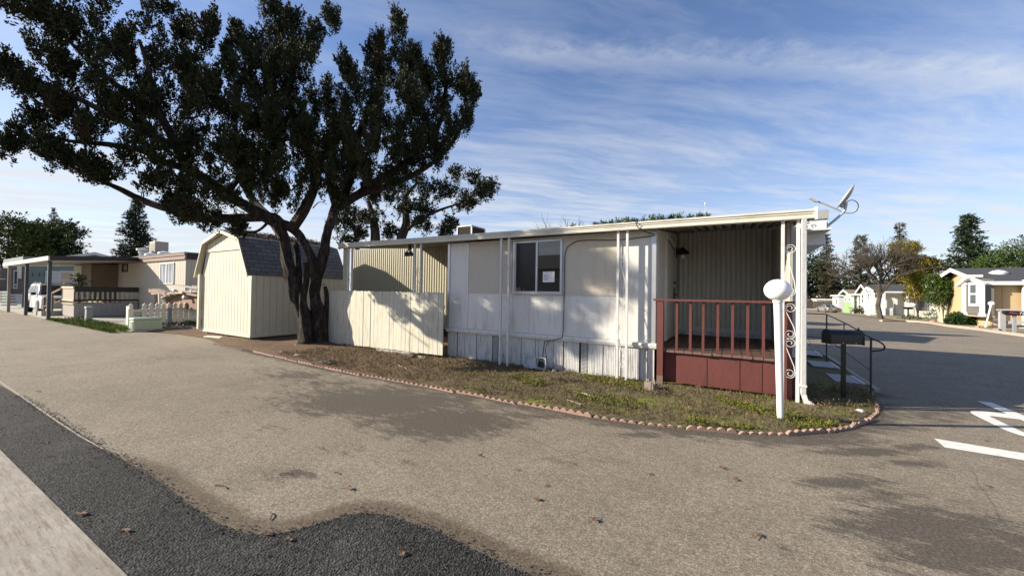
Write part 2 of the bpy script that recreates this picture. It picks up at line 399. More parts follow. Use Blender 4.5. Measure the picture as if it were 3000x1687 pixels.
ys = np.unique(np.concatenate([np.arange(-8, .4, .7), np.arange(.4, 7.2, .07), np.arange(7.2, 14, .3), np.arange(14, 113, 3)]).round(4))
V, Fc = gridmesh(xs, ys, roadz)
me = bpy.data.meshes.new('road'); me.from_pydata(V, [], Fc)
P2 = np.array(V)[:, :2]; D_ = P2 - 0.
dk = np.clip(.5 - sdist(P2, PP) / .10, 0, 1); fr = np.clip(1 - (sdist(P2, PP) - .02) / .28, 0, 1)
fr = fr * np.clip((P2[:, 0] + 5.6) / 1.2, 0, 1)
stn = np.zeros(len(P2))
d3 = np.c_[P2, np.array(V)[:, 2] - CAMH]; dep = d3 @ np.array(fw); ok = dep > .3
px = np.where(ok, 1500 + F * (d3 @ np.array(rt)) / np.where(ok, dep, 1), -9e9) / S; py = np.where(ok, 843.5 - F * (d3 @ np.array(up)) / np.where(ok, dep, 1), -9e9) / S
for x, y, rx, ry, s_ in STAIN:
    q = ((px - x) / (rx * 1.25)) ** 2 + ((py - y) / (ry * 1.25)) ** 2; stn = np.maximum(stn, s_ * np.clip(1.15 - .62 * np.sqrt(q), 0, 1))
el = np.array([(a, yfront(a)) for a in np.arange(-11, 2.1, .15)])
de = np.min(np.hypot(P2[:, None, 0] - el[None, :, 0], P2[:, None, 1] - el[None, :, 1]) if len(P2) < 1 else np.stack([np.hypot(P2[:, 0] - a, P2[:, 1] - b) for a, b in el]), axis=0)
stn = np.maximum(stn, 1.0 * np.clip(1 - de / np.where(P2[:, 0] > -3, .5, .3), 0, 1))
for nm, arr in (('patch', dk), ('fringe', fr), ('stain', stn)):
    at_ = me.attributes.new(nm, 'FLOAT', 'POINT'); at_.data.foreach_set('value', arr.astype(np.float32))
def road_mat():
    m, nt, N, L, b = mk('asphalt'); p = pos(nt)
    def A(n): a = N.new('ShaderNodeAttribute'); a.attribute_name = n; return a.outputs['Fac']
    def fm(op, a, b=0., c=None, clamp=True):
        n = N.new('ShaderNodeMath'); n.operation = op; n.use_clamp = clamp
        for i, v in enumerate((a, b, c)):
            if v is None: continue
            if isinstance(v, (int, float)): n.inputs[i].default_value = v
            else: L.new(v, n.inputs[i])
        return n.outputs[0]
    big = noise(nt, p, .35, 5, .65); mid = noise(nt, p, 2.4, 6, .7); fine = noise(nt, p, 55, 4, .8); vf = noise(nt, p, 160, 2, .7)
    base = mix(nt, rampv(nt, big, .35, .65), (.385, .335, .255), (.49, .43, .335))
    base = mix(nt, rampv(nt, mid, .35, .7), base, mix(nt, 1., base, (.78, .77, .76), 'MULTIPLY'))
    base = mix(nt, rampv(nt, noise(nt, p, 17, 6, .85), .4, .6), mix(nt, 1., base, (.62, .60, .57), 'MULTIPLY'), base)
    base = mix(nt, rampv(nt, fine, .46, .6), mix(nt, 1., base, (.5, .48, .46), 'MULTIPLY'), base)
    base = mix(nt, rampv(nt, vf, .56, .74), base, (.56, .51, .44))
    brk = noise(nt, p, 4.5, 10, .85, (.6, 1.5, 1))
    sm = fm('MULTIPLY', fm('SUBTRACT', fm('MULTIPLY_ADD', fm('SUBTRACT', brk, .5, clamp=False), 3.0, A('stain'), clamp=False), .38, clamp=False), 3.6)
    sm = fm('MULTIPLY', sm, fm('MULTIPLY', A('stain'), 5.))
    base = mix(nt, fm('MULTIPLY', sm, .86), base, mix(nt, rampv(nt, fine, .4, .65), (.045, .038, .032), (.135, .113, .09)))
    fm_ = fm('MULTIPLY_ADD', fm('SUBTRACT', fm('MULTIPLY_ADD', brk, .5, A('fringe'), clamp=False), .62, clamp=False), 3.5, 0.)
    base = mix(nt, fm('MULTIPLY', fm_, .75), base, mix(nt, 1., base, (.42, .37, .33), 'MULTIPLY'))
    wv_ = mix(nt, .12, p, noise(nt, p, 1.3, 5)); N[wv_.node.name].blend_type = 'ADD'
    cr = N.new('ShaderNodeTexVoronoi'); cr.feature = 'DISTANCE_TO_EDGE'; cr.inputs['Scale'].default_value = .42; L.new(wv_, cr.inputs['Vector'])
    ck = fm('MULTIPLY', ramp(nt, cr.outputs['Distance'], [(.0, (1, 1, 1)), (.0035, (0, 0, 0))]), rampv(nt, noise(nt, p, .7, 3), .48, .6))
    base = mix(nt, fm('MULTIPLY', ck, .55), base, (.06, .05, .04))
    dr = N.new('ShaderNodeTexVoronoi'); dr.inputs['Scale'].default_value = 2.6; dr.inputs['Randomness'].default_value = 1; L.new(p, dr.inputs['Vector'])
    base = mix(nt, fm('MULTIPLY', ramp(nt, dr.outputs['Distance'], [(.05, (1, 1, 1)), (.085, (0, 0, 0))]), rampv(nt, noise(nt, p, 1.1, 2), .5, .6)), base, (.09, .078, .065))
    vo = N.new('ShaderNodeTexVoronoi'); vo.inputs['Scale'].default_value = 75; L.new(p, vo.inputs['Vector'])
    dark = mix(nt, rampv(nt, vo.outputs['Color'], .25, .95), (.009, .0088, .0085), (.066, .064, .06))
    dark = mix(nt, rampv(nt, noise(nt, p, 1.2, 5), .5, .68), dark, mix(nt, rampv(nt, vo.outputs['Color'], .2, .8), (.02, .0195, .019), (.085, .083, .079)))
    pm = fm('MULTIPLY_ADD', fm('SUBTRACT', fm('MULTIPLY_ADD', noise(nt, p, 30, 4), .5, A('patch'), clamp=False), .75, clamp=False), 7., .5)
    col = mix(nt, pm, base, dark); L.new(col, b.inputs['Base Color']); b.inputs['Roughness'].default_value = .88; b.inputs['Specular IOR Level'].default_value = .25
    h = mix(nt, pm, mix(nt, .5, fine, vf), mix(nt, .7, fine, vo.outputs['Distance']))
    bn = N.new('ShaderNodeBump'); bn.inputs['Distance'].default_value = .012; L.new(h, bn.inputs['Height'])
    L.new(fm('MULTIPLY_ADD', pm, .35, .6), bn.inputs['Strength']); L.new(bn.outputs[0], b.inputs['Normal'])
    return m
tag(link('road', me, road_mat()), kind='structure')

def yard_mat():
    m, nt, N, L, b = mk('yard_soil'); p = pos(nt)
    sx = N.new('ShaderNodeSeparateXYZ'); L.new(p, sx.inputs[0])
    mr = N.new('ShaderNodeMapRange'); mr.inputs[1].default_value = -7.; mr.inputs[2].default_value = -1.5; L.new(sx.outputs[0], mr.inputs[0])
    dirt = mix(nt, rampv(nt, noise(nt, p, 30, 5, .8), .38, .65), (.05, .027, .015), (.25, .15, .08))
    olive = mix(nt, rampv(nt, noise(nt, p, 38, 5, .8), .38, .65), (.045, .033, .015), (.25, .2, .1))
    c = mix(nt, mr.outputs[0], dirt, olive)
    n = N.new('ShaderNodeMath'); n.operation = 'MULTIPLY'; L.new(mr.outputs[0], n.inputs[0]); L.new(rampv(nt, noise(nt, p, 1.7, 6, .72), .5, .64), n.inputs[1])
    c = mix(nt, n.outputs[0], c, mix(nt, rampv(nt, noise(nt, p, 25, 4), .3, .7), (.07, .085, .01), (.25, .26, .035)))
    L.new(c, b.inputs['Base Color']); b.inputs['Roughness'].default_value = .95
    bump(nt, b, noise(nt, p, 28, 6, .8), 1., .04); return m
V = []; Fc = []; xs = list(np.arange(-19, 2.2, .14)) + [2.2]; ny = 34; rr = random.Random(3)
for x in xs:
    y0 = yfront(x)
    for j in range(ny + 1):
        t = (j / ny) ** 1.5; y = y0 + (14.6 - y0) * t
        z = gz(y) + .012 + .03 * min(1, (y - y0) / .3) + (.012 * math.sin(3.1 * x + 2 * math.sin(1.7 * y)) + .012 * math.sin(4.7 * y + x) + rr.uniform(-.008, .008)) * min(1, (y - y0) / .15) * (1 if y < 7 else .3) + .1 * math.exp(-((x + 10.5) ** 2 + (y - 6.6) ** 2) / .5)
        V.append((x, y, z))
for i in range(len(xs) - 1):
    for j in range(ny): a = i * (ny + 1) + j; Fc.append((a, a + ny + 1, a + ny + 2, a + 1))
me = bpy.data.meshes.new('yard'); me.from_pydata(V, [], Fc); tag(link('yard', me, yard_mat()), kind='structure')
def grit(name, pts, m, s0, s1, label):
    P = np.array(pts); n = len(P); O = np.array([[1,0,0],[0,1,0],[-1,0,0],[0,-1,0],[0,0,.7],[0,0,-.3]]); V = P[:, None, :] + O[None] * RNG.uniform(s0, s1, (n, 1, 1)) * RNG.uniform(.6, 1.4, (n, 6, 1))
    T = np.array([[0,1,4],[1,2,4],[2,3,4],[3,0,4],[1,0,5],[2,1,5],[3,2,5],[0,3,5]]); Fc = (T[None] + np.arange(n)[:, None, None] * 6).reshape(-1, 3)
    me = bpy.data.meshes.new(name); me.from_pydata(V.reshape(-1, 3).tolist(), [], Fc.tolist()); return tag(link(name, me, m), label, 'gravel', kind='stuff')
gp_ = []
q_ = np.c_[RNG.uniform(-9, -.5, 60000), RNG.uniform(.55, 3.2, 60000)]; d_s = sdist(q_, PP); u_ = RNG.uniform(0, 1, 60000)
q_ = q_[((d_s < .02) & (u_ < .08)) | (np.abs(d_s) < .07 * u_ + .01)][:5200]; gp_ = [(a, b, .004) for a, b in q_]
grit('gravel', gp_[::2], mm('grit_dark', (.035, .034, .032), .9, .5, 60), .003, .008, 'loose dark grit on the rough asphalt strip')
grit('gravel', gp_[1::2], mm('grit_light', (.13, .125, .11), .9, .5, 60), .002, .006, 'loose pale grit on the rough asphalt strip')
ep_ = []
while len(ep_) < 2600:
    x = random.uniform(-13, 2.1); y = yfront(x) - abs(random.gauss(0, .09)) - .03; ep_.append((x, y, .004))
grit('soil_crumbs', ep_, mm('crumb', (.11, .085, .06), .95, .5, 60), .002, .008, 'soil crumbs washed out along the edging row')
# concrete strip at the corner of the picture
a_, b_, c_, d__ = gr(-250, 1205), gr(0, 1318), gr(372, 1687), gr(700, 2050)
mb = MB(); mb.prism([(-40, 1.12, .006), (a_.x, a_.y, .006), (b_.x, b_.y, .006), (c_.x, c_.y, .006), (-1.0, .6, .006), (-1.0, -1.2, .006), (-40, -1.2, .006)], (0, 0, -.05))
def conc():
    m, nt, N, L, b = mk('gutter_concrete'); p = pos(nt)
    c = mix(nt, rampv(nt, noise(nt, p, 1.8, 6, .7), .3, .7), (.24, .215, .175), (.4, .37, .315))
    c = mix(nt, rampv(nt, noise(nt, p, 9, 6, .75, (.35, 3.5, 1)), .46, .66), c, (.19, .15, .11))
    c = mix(nt, rampv(nt, noise(nt, p, 90, 3), .6, .8), c, (.2, .18, .15))
    L.new(c, b.inputs['Base Color']); b.inputs['Roughness'].default_value = .9; bump(nt, b, noise(nt, p, 40, 6, .8), .35); return m
GC = conc(); tag(mb.build('sidewalk', GC), kind='structure')
mb = MB(); q = [gr(x, y).xy for x, y in ((-60, 1083), (0, 1119), (87, 1178), (175, 1239), (240, 1281), (303, 1316))]
vs = []; 
for i, p in enumerate(q): wd = .014 - .0015 * i; vs += [(p.x, p.y - wd, .004), (p.x, p.y + wd, .004)]
mb.add(vs, [(2*i, 2*i+2, 2*i+3, 2*i+1) for i in range(len(q) - 1)]); tag(mb.build('gutter_edge', mm('edge_sand', (.36, .31, .24), .9, .3, 6)), kind='structure')
# other side of the right-hand street
def paint_mat():
    m, nt, N, L, b = mk('road_paint'); p = pos(nt)
    c = mix(nt, rampv(nt, noise(nt, p, 14, 6, .8), .5, .75), (.74, .73, .68), (.45, .42, .36)); c = mix(nt, rampv(nt, noise(nt, p, 110, 3, .8), .58, .75), c, (.3, .27, .22))
    L.new(c, b.inputs['Base Color']); b.inputs['Roughness'].default_value = .8; bump(nt, b, noise(nt, p, 90, 4), .4, .008); return m
PM = paint_mat()
def strip(name, pts, wd, m, lift, ka=None):
    mb = MB(); vs = []
    for i, (x, y) in enumerate(pts):
        a = Vector(pts[max(i - 1, 0)]); c = Vector(pts[min(i + 1, len(pts) - 1)]); d = (c - a).normalized(); n = Vector((-d.y, d.x)) * wd / 2
        vs += [(x - n.x, y - n.y, gz(y - n.y) + lift), (x + n.x, y + n.y, gz(y + n.y) + lift)]
    mb.add(vs, [(2*i, 2*i+2, 2*i+3, 2*i+1)[::-1] for i in range(len(pts) - 1)]); return tag(mb.build(name, m), kind='structure')
strip('cross_gutter', [(2.4, 41.5), (5.5, 40.6), (8.3, 39.6), (9.6, 40.3), (12.6, 41.1), (13.5, 41.1)], .42, GC, .006)
strip('street_seam', [(8.8, 39.0), (7.9, 28), (7.7, 24.9), (7.55, 19), (7.4, 14), (7.2, 9)], .07, GC, .005)
mb = MB(); mb.add([(2.0, 5.89, .005), (2.56, 5.86, .005), (5.9, 5.7, .005), (5.9, 5.98, .005), (2.66, 6.13, .005), (2.02, 6.2, .005)], [(0, 1, 2, 3, 4, 5)]); tag(mb.build('stop_line', PM), kind='structure')
def letter(name, x0, outer, holes=()):
    """outline strokes as quads in letter space (u to driver's left = +X, v away from stop line)"""
    mb = MB()
    for k, qd in enumerate(outer): mb.add([(x0 + u, v, .005 + .0015 * (k % 2)) for u, v in qd], [tuple(range(len(qd)))])
    return tag(mb.build(name, PM), kind='structure')
def arc(cx, cy, rx, ry, w, a0, a1, n=10):
    out = []
    for i in range(n):
        t0, t1 = a0 + (a1 - a0) * i / n, a0 + (a1 - a0) * (i + 1) / n
        q = [(cx + rx * math.cos(t), cy + ry * math.sin(t)) for t in (t0, t1)] + [(cx + (rx - w) * math.cos(t), cy + (ry - w * 2.2) * math.sin(t)) for t in (t1, t0)]
        out.append(q)
    return [ [p for p in q] for q in out]
def flatletter(name, x0, polys):
    mb = MB()
    for qd in polys:
        a = sum(qd[i][0] * qd[(i+1) % len(qd)][1] - qd[(i+1) % len(qd)][0] * qd[i][1] for i in range(len(qd)))
        if a < 0: qd = qd[::-1]
        mb.add([(x0 + u, v, .005) for u, v in qd], [tuple(range(len(qd)))])
    return tag(mb.build(name, PM), kind='structure')
def corner(cx, cy, ro, rv, ri, rj, a0, n=5):
    return [[(cx + a * math.cos(t), cy + b * math.sin(t)) for a, b, t in ((ro, rv, a0 + PI / 2 * k / n), (ro, rv, a0 + PI / 2 * (k + 1) / n), (ri, rj, a0 + PI / 2 * (k + 1) / n), (ri, rj, a0 + PI / 2 * k / n))] for k in range(n)]
flatletter('painted_letter', 2.92, corner(.2, 7.76, .2, .35, .05, .07, PI / 2) + corner(.2, 7.14, .2, .35, .05, .07, PI) + [[(0, 7.14), (.15, 7.14), (.15, 7.76), (0, 7.76)], [(.2, 7.83), (.44, 7.83), (.44, 8.11), (.2, 8.11)], [(.2, 6.79), (.44, 6.79), (.44, 7.07), (.2, 7.07)], [(.44, 6.79), (.6, 6.79), (.6, 8.86), (.44, 8.86)]])
flatletter('painted_letter', 3.68, arc(.29, 7.83, .29, 1.04, .13, 0, 2 * PI, 28))
flatletter('painted_letter', 4.45, [[(0, 6.79), (.58, 6.79), (.58, 7.07), (0, 7.07)], [(.22, 7.07), (.36, 7.07), (.36, 8.86), (.22, 8.86)]])
flatletter('painted_letter', 5.2, arc(.29, 7.37, .29, .58, .13, -PI, PI / 2, 14) + arc(.29, 8.28, .29, .58, .13, 0, -1.5 * PI, 16))
# verge on the far side of the street
V = []; Fc = []
for i, (x, y) in enumerate([(13.2, 20), (13.2, 30.4), (13.5, 33.8), (14.05, 37), (14.4, 42), (14.9, 50), (15.3, 60), (15.9, 70), (16.2, 80), (17, 92), (17, 100)]):
    for k, xx in enumerate((x, x + .15, x + 1.2, 40, 80)): V.append((xx, y, gz(y) + (.015, .09, .1, .1, .1)[k]))
for i in range(10):
    for k in range(4): a = i * 5 + k; Fc.append((a, a + 1, a + 6, a + 5))
me = bpy.data.meshes.new('verge'); me.from_pydata(V, [], Fc); tag(link('verge', me, mm('verge_soil', (.27, .22, .14), .95, .3, 1.5, (.1, .13, .03), .9, (1, 1, 1), .5)), kind='structure')
# left-hand lot: pale paving, grass strip
mb = MB(); mb.prism([(-60, 4.35, .012), (-27.5, 4.4, .012), (-23.5, 5.0, .012), (-19.05, 5.1, .012), (-19.05, 14, .012), (-60, 14, .012)], (0, 0, -.04)); tag(mb.build('driveway', MT['concrete']), kind='structure')
mb = MB(); mb.prism([(-28, 4.1, .02), (-20.4, 4.35, .02), (-18.3, 4.65, .02), (-18.6, 5.2, .02), (-22, 5.35, .02), (-24.5, 5.15, .02)], (0, 0, -.04)); tag(mb.build('lawn_strip', mm('lawn_base', (.09, .11, .02), .9, .3, 4)), kind='structure')
def scat(n, f, jz=0):
    out = []
    while len(out) < n:
        p = f();
        if p: out.append(p)
    return np.array(out)
c = scat(1500, lambda: (lambda x: (x, random.uniform(4.2, 5.2) if random.random() > abs(x + 23) / 14 else 4.3, .02))(random.uniform(-27.6, -18.5)))
tag(leaves('grass', MT['fresh_grass'], None, c, RNG.normal(0, .4, (len(c), 3)) + [0, 0, 1], L=.06, Rr=.06, n=7, ll=.09, lw=.014), 'bright green grass patches along the driveway edge', 'grass', kind='stuff')
def yardpt():
    x = random.uniform(-9.5, 1.95); y = random.uniform(4.8, 8.6)
    if y < yfront(x) + .06 or (y > 7.1 and x < .9): return None
    return (x, y, .045)
def band2(cnt, f, name, m, label, **kw):
    c = scat(cnt, f); o = leaves(name, m, None, c, RNG.normal(0, .5, (len(c), 3)) + [0, 0, .8], **kw); return tag(o, label, 'grass', kind='stuff')
band2(6500, yardpt, 'dry_grass', MT['dry_grass'], 'dry brown grass and needle litter on the yard', L=.02, Rr=.05, n=5, ll=.045, lw=.009)
def mossf():
    p = yardpt()
    if not p or p[0] < -3.5: return None
    v = math.sin(p[0] * 3.1 + 1.3 * math.sin(p[1] * 4)) + math.sin(p[1] * 5.3 + p[0] * 1.7) + .4 * math.sin(9 * p[0] + 7 * p[1])
    return p if v > .75 else None
band2(2600, mossf, 'moss', MT['moss'], 'yellow green moss patches near the lamp post', L=.015, Rr=.035, n=5, ll=.024, lw=.012)

# ---------------------------------------------------------------- the mobile home
home = empty('mobile_home', (-2.4, 10.2, 0), 'long white mobile home with front awning, tan boarded panels and one dark window', 'mobile home')
def zt(x): return -.0075 * (x - 1.03)              # awning rises slightly towards its left end
Y0 = 7.15
w = MB(); w.box(-5.98, -1.19, Y0 + .004, Y0 + .09, .72, 2.78); w.build('front_wall', MT['white_trim'], home)
pn = MB(); g = .006
for x0, x1, z0, z1 in ((-5.93, -5.4, .75, 2.76), (-5.37, -4.16, .75, 1.565), (-4.155, -2.965, .75, 1.565), (-2.96, -1.76, .75, 1.565), (-1.755, -1.27, .75, 2.74)):
    pn.box(x0, x1, Y0 - .006, Y0 + .003, z0, z1)
wp = pn.build('siding_panel', MT['white_panel'], home)
for x0, x1 in ((-5.37, -4.18), (-2.93, -1.83)):
    MB().box(x0, x1, Y0 - .008, Y0 + .003, 1.572, 2.74).build('boarded_panel', MT['tan_panel'], home)
t = MB()
t.box(-5.395, -5.373, Y0 - .016, Y0 + .003, .75, 2.76); t.box(-5.99, -5.93, Y0 - .03, Y0 + .06, .68, 2.78); t.box(-1.265, -1.17, Y0 - .03, Y0 + .02, .7, 2.78)
t.box(-1.80, -1.785, Y0 - .018, Y0 - .003, 1.55, 2.7); t.box(-5.37, -1.79, Y0 - .014, Y0 - .004, 1.562, 1.575); t.box(-1.93, -1.80, Y0 - .016, Y0 - .004, 1.55, 1.565)
t.build('wall_trim', MT['aluminium'], home)
MB().prism([(-5.99, Y0 + .02, .74), (-5.99, Y0 - .055, .73), (-5.99, Y0 - .06, .69), (-5.99, Y0 - .045, .64), (-5.99, Y0 + .02, .64)], (4.84, 0, 0)).build('drip_rail', MT['white_trim'], home)
# skirting boards of uneven width
sk = MB(); x = -5.98; vents = [(-4.66, -4.52), (-2.58, -2.42)]
while x < -1.2:
    for v0, v1 in vents:
        if v0 - .02 <= x < v1: x = v1
    wd = random.choice((.13, .22, .3, .34, .2)); nx = min(x + wd, -1.18)
    for v0, v1 in vents:
        if x < v0 < nx: nx = v0
    o = random.uniform(-.014, .014); tl = random.uniform(-.012, .012)
    sk.ribbed((x + .004, Y0 + .0 + o, 0), (nx - .006, Y0 + .0 + o + random.uniform(-.012, .012), 0), .0 + random.uniform(0, .03), .66, (0, -1, 0), .034, .006)
    x = nx
sk.build('skirting', MT['skirt'], home); MB().box(-5.95, -1.22, Y0 + .03, Y0 + .06, .0, .66).build('skirting_frame', MT['dark_metal'], home)
def ventmat():
    m, nt, N, L, b = mk('mesh_vent'); p = pos(nt); mp = N.new('ShaderNodeMapping'); mp.inputs['Rotation'].default_value = (0, R(45), 0); L.new(p, mp.inputs[0])
    ck = N.new('ShaderNodeTexChecker'); ck.inputs['Scale'].default_value = 52; ck.inputs['Color1'].default_value = (.5, .5, .5, 1); ck.inputs['Color2'].default_value = (.06, .06, .06, 1)
    L.new(mp.outputs[0], ck.inputs['Vector']); L.new(ck.outputs[0], b.inputs['Base Color']); MT['mesh_vent'] = m
ventmat()
for v0, v1 in vents: MB().box(v0 + .006, v1 - .006, Y0 + .0, Y0 + .02, .01, .65).build('foundation_vent', MT['mesh_vent'], home)
# window
wx0, wx1, wz0, wz1 = -4.14, -2.98, 1.60, 2.72
f = MB(); y0, y1 = Y0 - .045, Y0 + .02
f.box(wx0, wx0 + .045, y0, y1, wz0, wz1); f.box(wx1 - .045, wx1, y0, y1, wz0, wz1); f.box(wx0 + .045, wx1 - .045, y0, y1, wz0, wz0 + .04); f.box(wx0 + .045, wx1 - .045, y0, y1, wz1 - .04, wz1)
f.box(-3.585, -3.545, y0 + .01, y1 - .01, wz0 + .04, wz1 - .04); f.box(-4.09, -4.07, y0 + .012, y1 - .01, wz0 + .04, wz1 - .04)
f.box(wx0 - .02, wx1 + .02, y0 - .02, y0 + .03, wz0 - .02, wz0 - .002)
wf = f.build('window', MT['aluminium'], home)
MB().box(-4.07, -3.585, Y0 - .018, Y0 - .012, wz0 + .04, wz1 - .04).build('insect_screen', MT['screen_dark'], wf)
MB().box(-3.545, -3.025, Y0 - .014, Y0 - .008, wz0 + .04, wz1 - .04).build('pane', MT['glass_dark'], wf)
nt_ = MB(); nt_.box(-3.42, -3.155, Y0 - .02, Y0 - .017, 1.835, 2.055); no = nt_.build('notice', MT['paper'], wf)
ln = MB(); z = 2.02
ln.box(-3.36, -3.2, Y0 - .022, Y0 - .0205, 2.02, 2.03)
for k, (a, b) in enumerate(((0, .17), (0, .14), (0, .09), (0, .2), (0, .12), (0, .1), (0, .12))): z = 1.985 - k * .019; ln.box(-3.4, -3.4 + b, Y0 - .022, Y0 - .0205, z, z + .007)
ln.build('notice_text', mm('ink_blue', (.12, .16, .4), .8), wf)
db = MB(); 
for k in range(7): x = random.uniform(-4.06, -3.8); db.bar((x, Y0 - .03, 1.645), (x + random.uniform(-.05, .05), Y0 - .03, 1.66 + random.uniform(.02, .09)), .015)
db.build('curtain_scrap', MT['wood_grey'], wf)
# right-hand return wall with the door
rw = MB(); rw.prism([(-1.19, Y0 + .02, .66), (-1.19, 10.18, .66), (-1.19, 10.18, 3.13), (-1.19, Y0 + .02, 2.78)], (.03, 0, 0)); rw.build('side_wall', MT['white_trim'], home)
dr = MB(); dr.box(-1.158, -1.135, 8.15, 9.35, .68, 2.78); door = dr.build('door', MT['white_panel'], home)
fr_ = MB(); fr_.box(-1.158, -1.12, 8.09, 8.15, .68, 2.84); fr_.box(-1.158, -1.12, 9.35, 9.41, .68, 2.84); fr_.box(-1.158, -1.12, 8.15, 9.35, 2.78, 2.84); fr_.build('door_frame', MT['white_trim'], door)
gp = MB(); gp.box(-1.134, -1.131, 9.30, 9.34, .7, 2.7); gp.bar((-1.13, 8.25, 2.74), (-1.13, 9.3, 2.62), .012); gp.build('door_seal', MT['black_rubber'], door)
hn = MB(); hn.box(-1.135, -1.11, 9.2, 9.27, 1.52, 1.78); hn.tube([(-1.13, 9.23, 1.62), (-1.06, 9.23, 1.62), (-1.05, 9.14, 1.62)], .015); hn.lathe([(.03, 0), (.03, .05)], (-1.115, 9.23, 1.86)); hn.build('door_handle', MT['dark_metal'], door)
lp = MB(); p = Vector((-1.0, 9.72, 2.62)); lp.tube([(-1.14, 9.72, 2.66), (-1.06, 9.72, 2.72), p + Vector((0, 0, .08))], .014); lp.box(-1.16, -1.13, 9.67, 9.77, 2.5, 2.74)
lp.lathe([(.02, .12), (.05, .08), (.15, -.02), (.155, -.035), (.02, -.02)], p); wl = lp.build('wall_lamp', MT['dark_metal'], home)
MB().lathe([(.01, -.03), (.045, -.07), (.055, -.11), (.035, -.15), (.005, -.165)], p, 14).build('bulb', MT['globe'], wl, smooth='all')
# ribbed walls
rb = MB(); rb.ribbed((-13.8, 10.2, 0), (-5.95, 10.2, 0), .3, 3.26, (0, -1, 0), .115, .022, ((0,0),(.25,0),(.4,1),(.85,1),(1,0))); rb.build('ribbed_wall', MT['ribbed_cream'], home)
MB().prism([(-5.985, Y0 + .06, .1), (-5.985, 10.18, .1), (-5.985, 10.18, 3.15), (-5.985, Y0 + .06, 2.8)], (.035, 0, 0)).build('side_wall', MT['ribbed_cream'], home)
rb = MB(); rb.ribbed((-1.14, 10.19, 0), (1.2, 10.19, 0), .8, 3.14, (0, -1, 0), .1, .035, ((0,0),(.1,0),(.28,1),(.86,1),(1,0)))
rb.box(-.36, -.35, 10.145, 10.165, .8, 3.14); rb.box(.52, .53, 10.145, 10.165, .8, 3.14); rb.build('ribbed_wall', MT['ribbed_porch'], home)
MB().box(-1.14, 1.2, 10.13, 10.16, .74, .84).box(1.15, 1.22, 10.12, 10.3, .3, 3.14).build('wall_trim', MT['white_trim'], home)
bk = MB()
for k in range(11): x = -1.0 + k * .2; bk.box(x, x + .19, 10.14, 10.18, .62, .735)
bk.build('skirting', MT['skirt'], home)
MB().box(-13.8, 1.18, 10.24, 13.8, .35, 3.3).build('body', MT['white_wall'], home)
# flat roof of the body
rf = MB(); rf.prism([(-13.9, 10.22, 3.3), (-13.9, 12.0, 3.44), (-13.9, 13.9, 3.3), (-13.9, 13.9, 3.24), (-13.9, 10.22, 3.24)], (15.6, 0, 0)); rf.build('roof', MT['roofing'], home)
# boxed gable overhang at the right-hand end
ov = MB(); ov.box(1.2, 1.7, 10.02, 13.8, 2.98, 3.23); ov.box(1.2, 1.69, 10.06, 13.8, 2.71, 2.955)
for z in (3.05, 3.12, 3.18): ov.box(1.2, 1.703, 10.012, 10.02, z, z + .008)
oh = ov.build('end_canopy', MT['bright_white'], home)
MB().box(1.03, 1.73, 9.98, 13.85, 3.24, 3.42).build('canopy_edge', MT['roof_grey'], oh)
MB().box(1.2, 1.7, 9.55, 10.05, 2.945, 2.978).build('canopy_shelf', MT['white_trim'], oh)
MB().tube([onY(*p, 9.95) for p in ((2358, 655), (2361, 650), (2367, 648), (2371, 652), (2369, 656), (2365, 655))] + [], .008).tube([onY(2360, 655, 9.95), onY(2368, 668, 9.95)], .006).build('cable_hook', MT['dark_metal'], oh)
MB().box(1.22, 1.6, 12.5, 13.6, .5, 2.7).build('end_wall', MT['white_wall'], home)

# awning
aw = MB(); x0, x1 = -9.84, 1.0
def aslab(za, zb, x0=x0, x1=x1, ya=6.95, yb=10.2):
    return [(x0, ya, za + zt(x0)), (x1, ya, za + zt(x1)), (x1, yb, zb + zt(x1)), (x0, yb, zb + zt(x0))]
aw.prism(aslab(2.87, 3.25), (0, 0, -.025)); awn = aw.build('awning', MT['roofing'], home)
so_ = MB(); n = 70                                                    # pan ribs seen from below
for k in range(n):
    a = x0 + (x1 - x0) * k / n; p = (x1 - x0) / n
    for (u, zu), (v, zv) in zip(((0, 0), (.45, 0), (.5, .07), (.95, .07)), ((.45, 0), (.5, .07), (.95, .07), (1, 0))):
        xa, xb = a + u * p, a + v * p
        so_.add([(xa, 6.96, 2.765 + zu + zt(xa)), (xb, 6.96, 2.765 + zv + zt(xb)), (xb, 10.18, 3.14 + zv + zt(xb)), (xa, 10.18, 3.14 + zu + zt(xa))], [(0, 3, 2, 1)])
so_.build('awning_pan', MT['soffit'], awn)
gt = MB(); prof = [(6.93, 2.88), (6.86, 2.88), (6.835, 2.865), (6.835, 2.845), (6.85, 2.84), (6.85, 2.815), (6.865, 2.805), (6.865, 2.785), (6.845, 2.775), (6.845, 2.745), (6.93, 2.74)]
n = len(prof); XA, XB = -9.88, 1.03
vs = [(XA, y, z + zt(XA)) for y, z in prof] + [(XB, y, z + zt(XB)) for y, z in prof]
gt.add(vs, [(i, n + i, n + (i + 1) % n, (i + 1) % n) for i in range(n)] + [tuple(range(n)), tuple(range(2 * n - 1, n - 1, -1))])
gtt = gt.build('gutter', MT['gutter'], awn)
MB().box(1.032, 1.06, 6.83, 6.95, 2.72, 2.9).build('gutter_cap', MT['bright_white'], gtt)
MB().prism([(1.0, 6.95, 2.74), (1.0, 10.2, 3.1), (1.0, 10.2, 3.24), (1.0, 6.95, 2.87)], (.03, 0, 0)).build('awning_edge', MT['gutter'], awn)
MB().prism([(-9.87, 6.95, 2.82), (-9.87, 10.2, 3.18), (-9.87, 10.2, 3.33), (-9.87, 6.95, 2.95)], (.03, 0, 0)).build('awning_edge', MT['gutter'], awn)
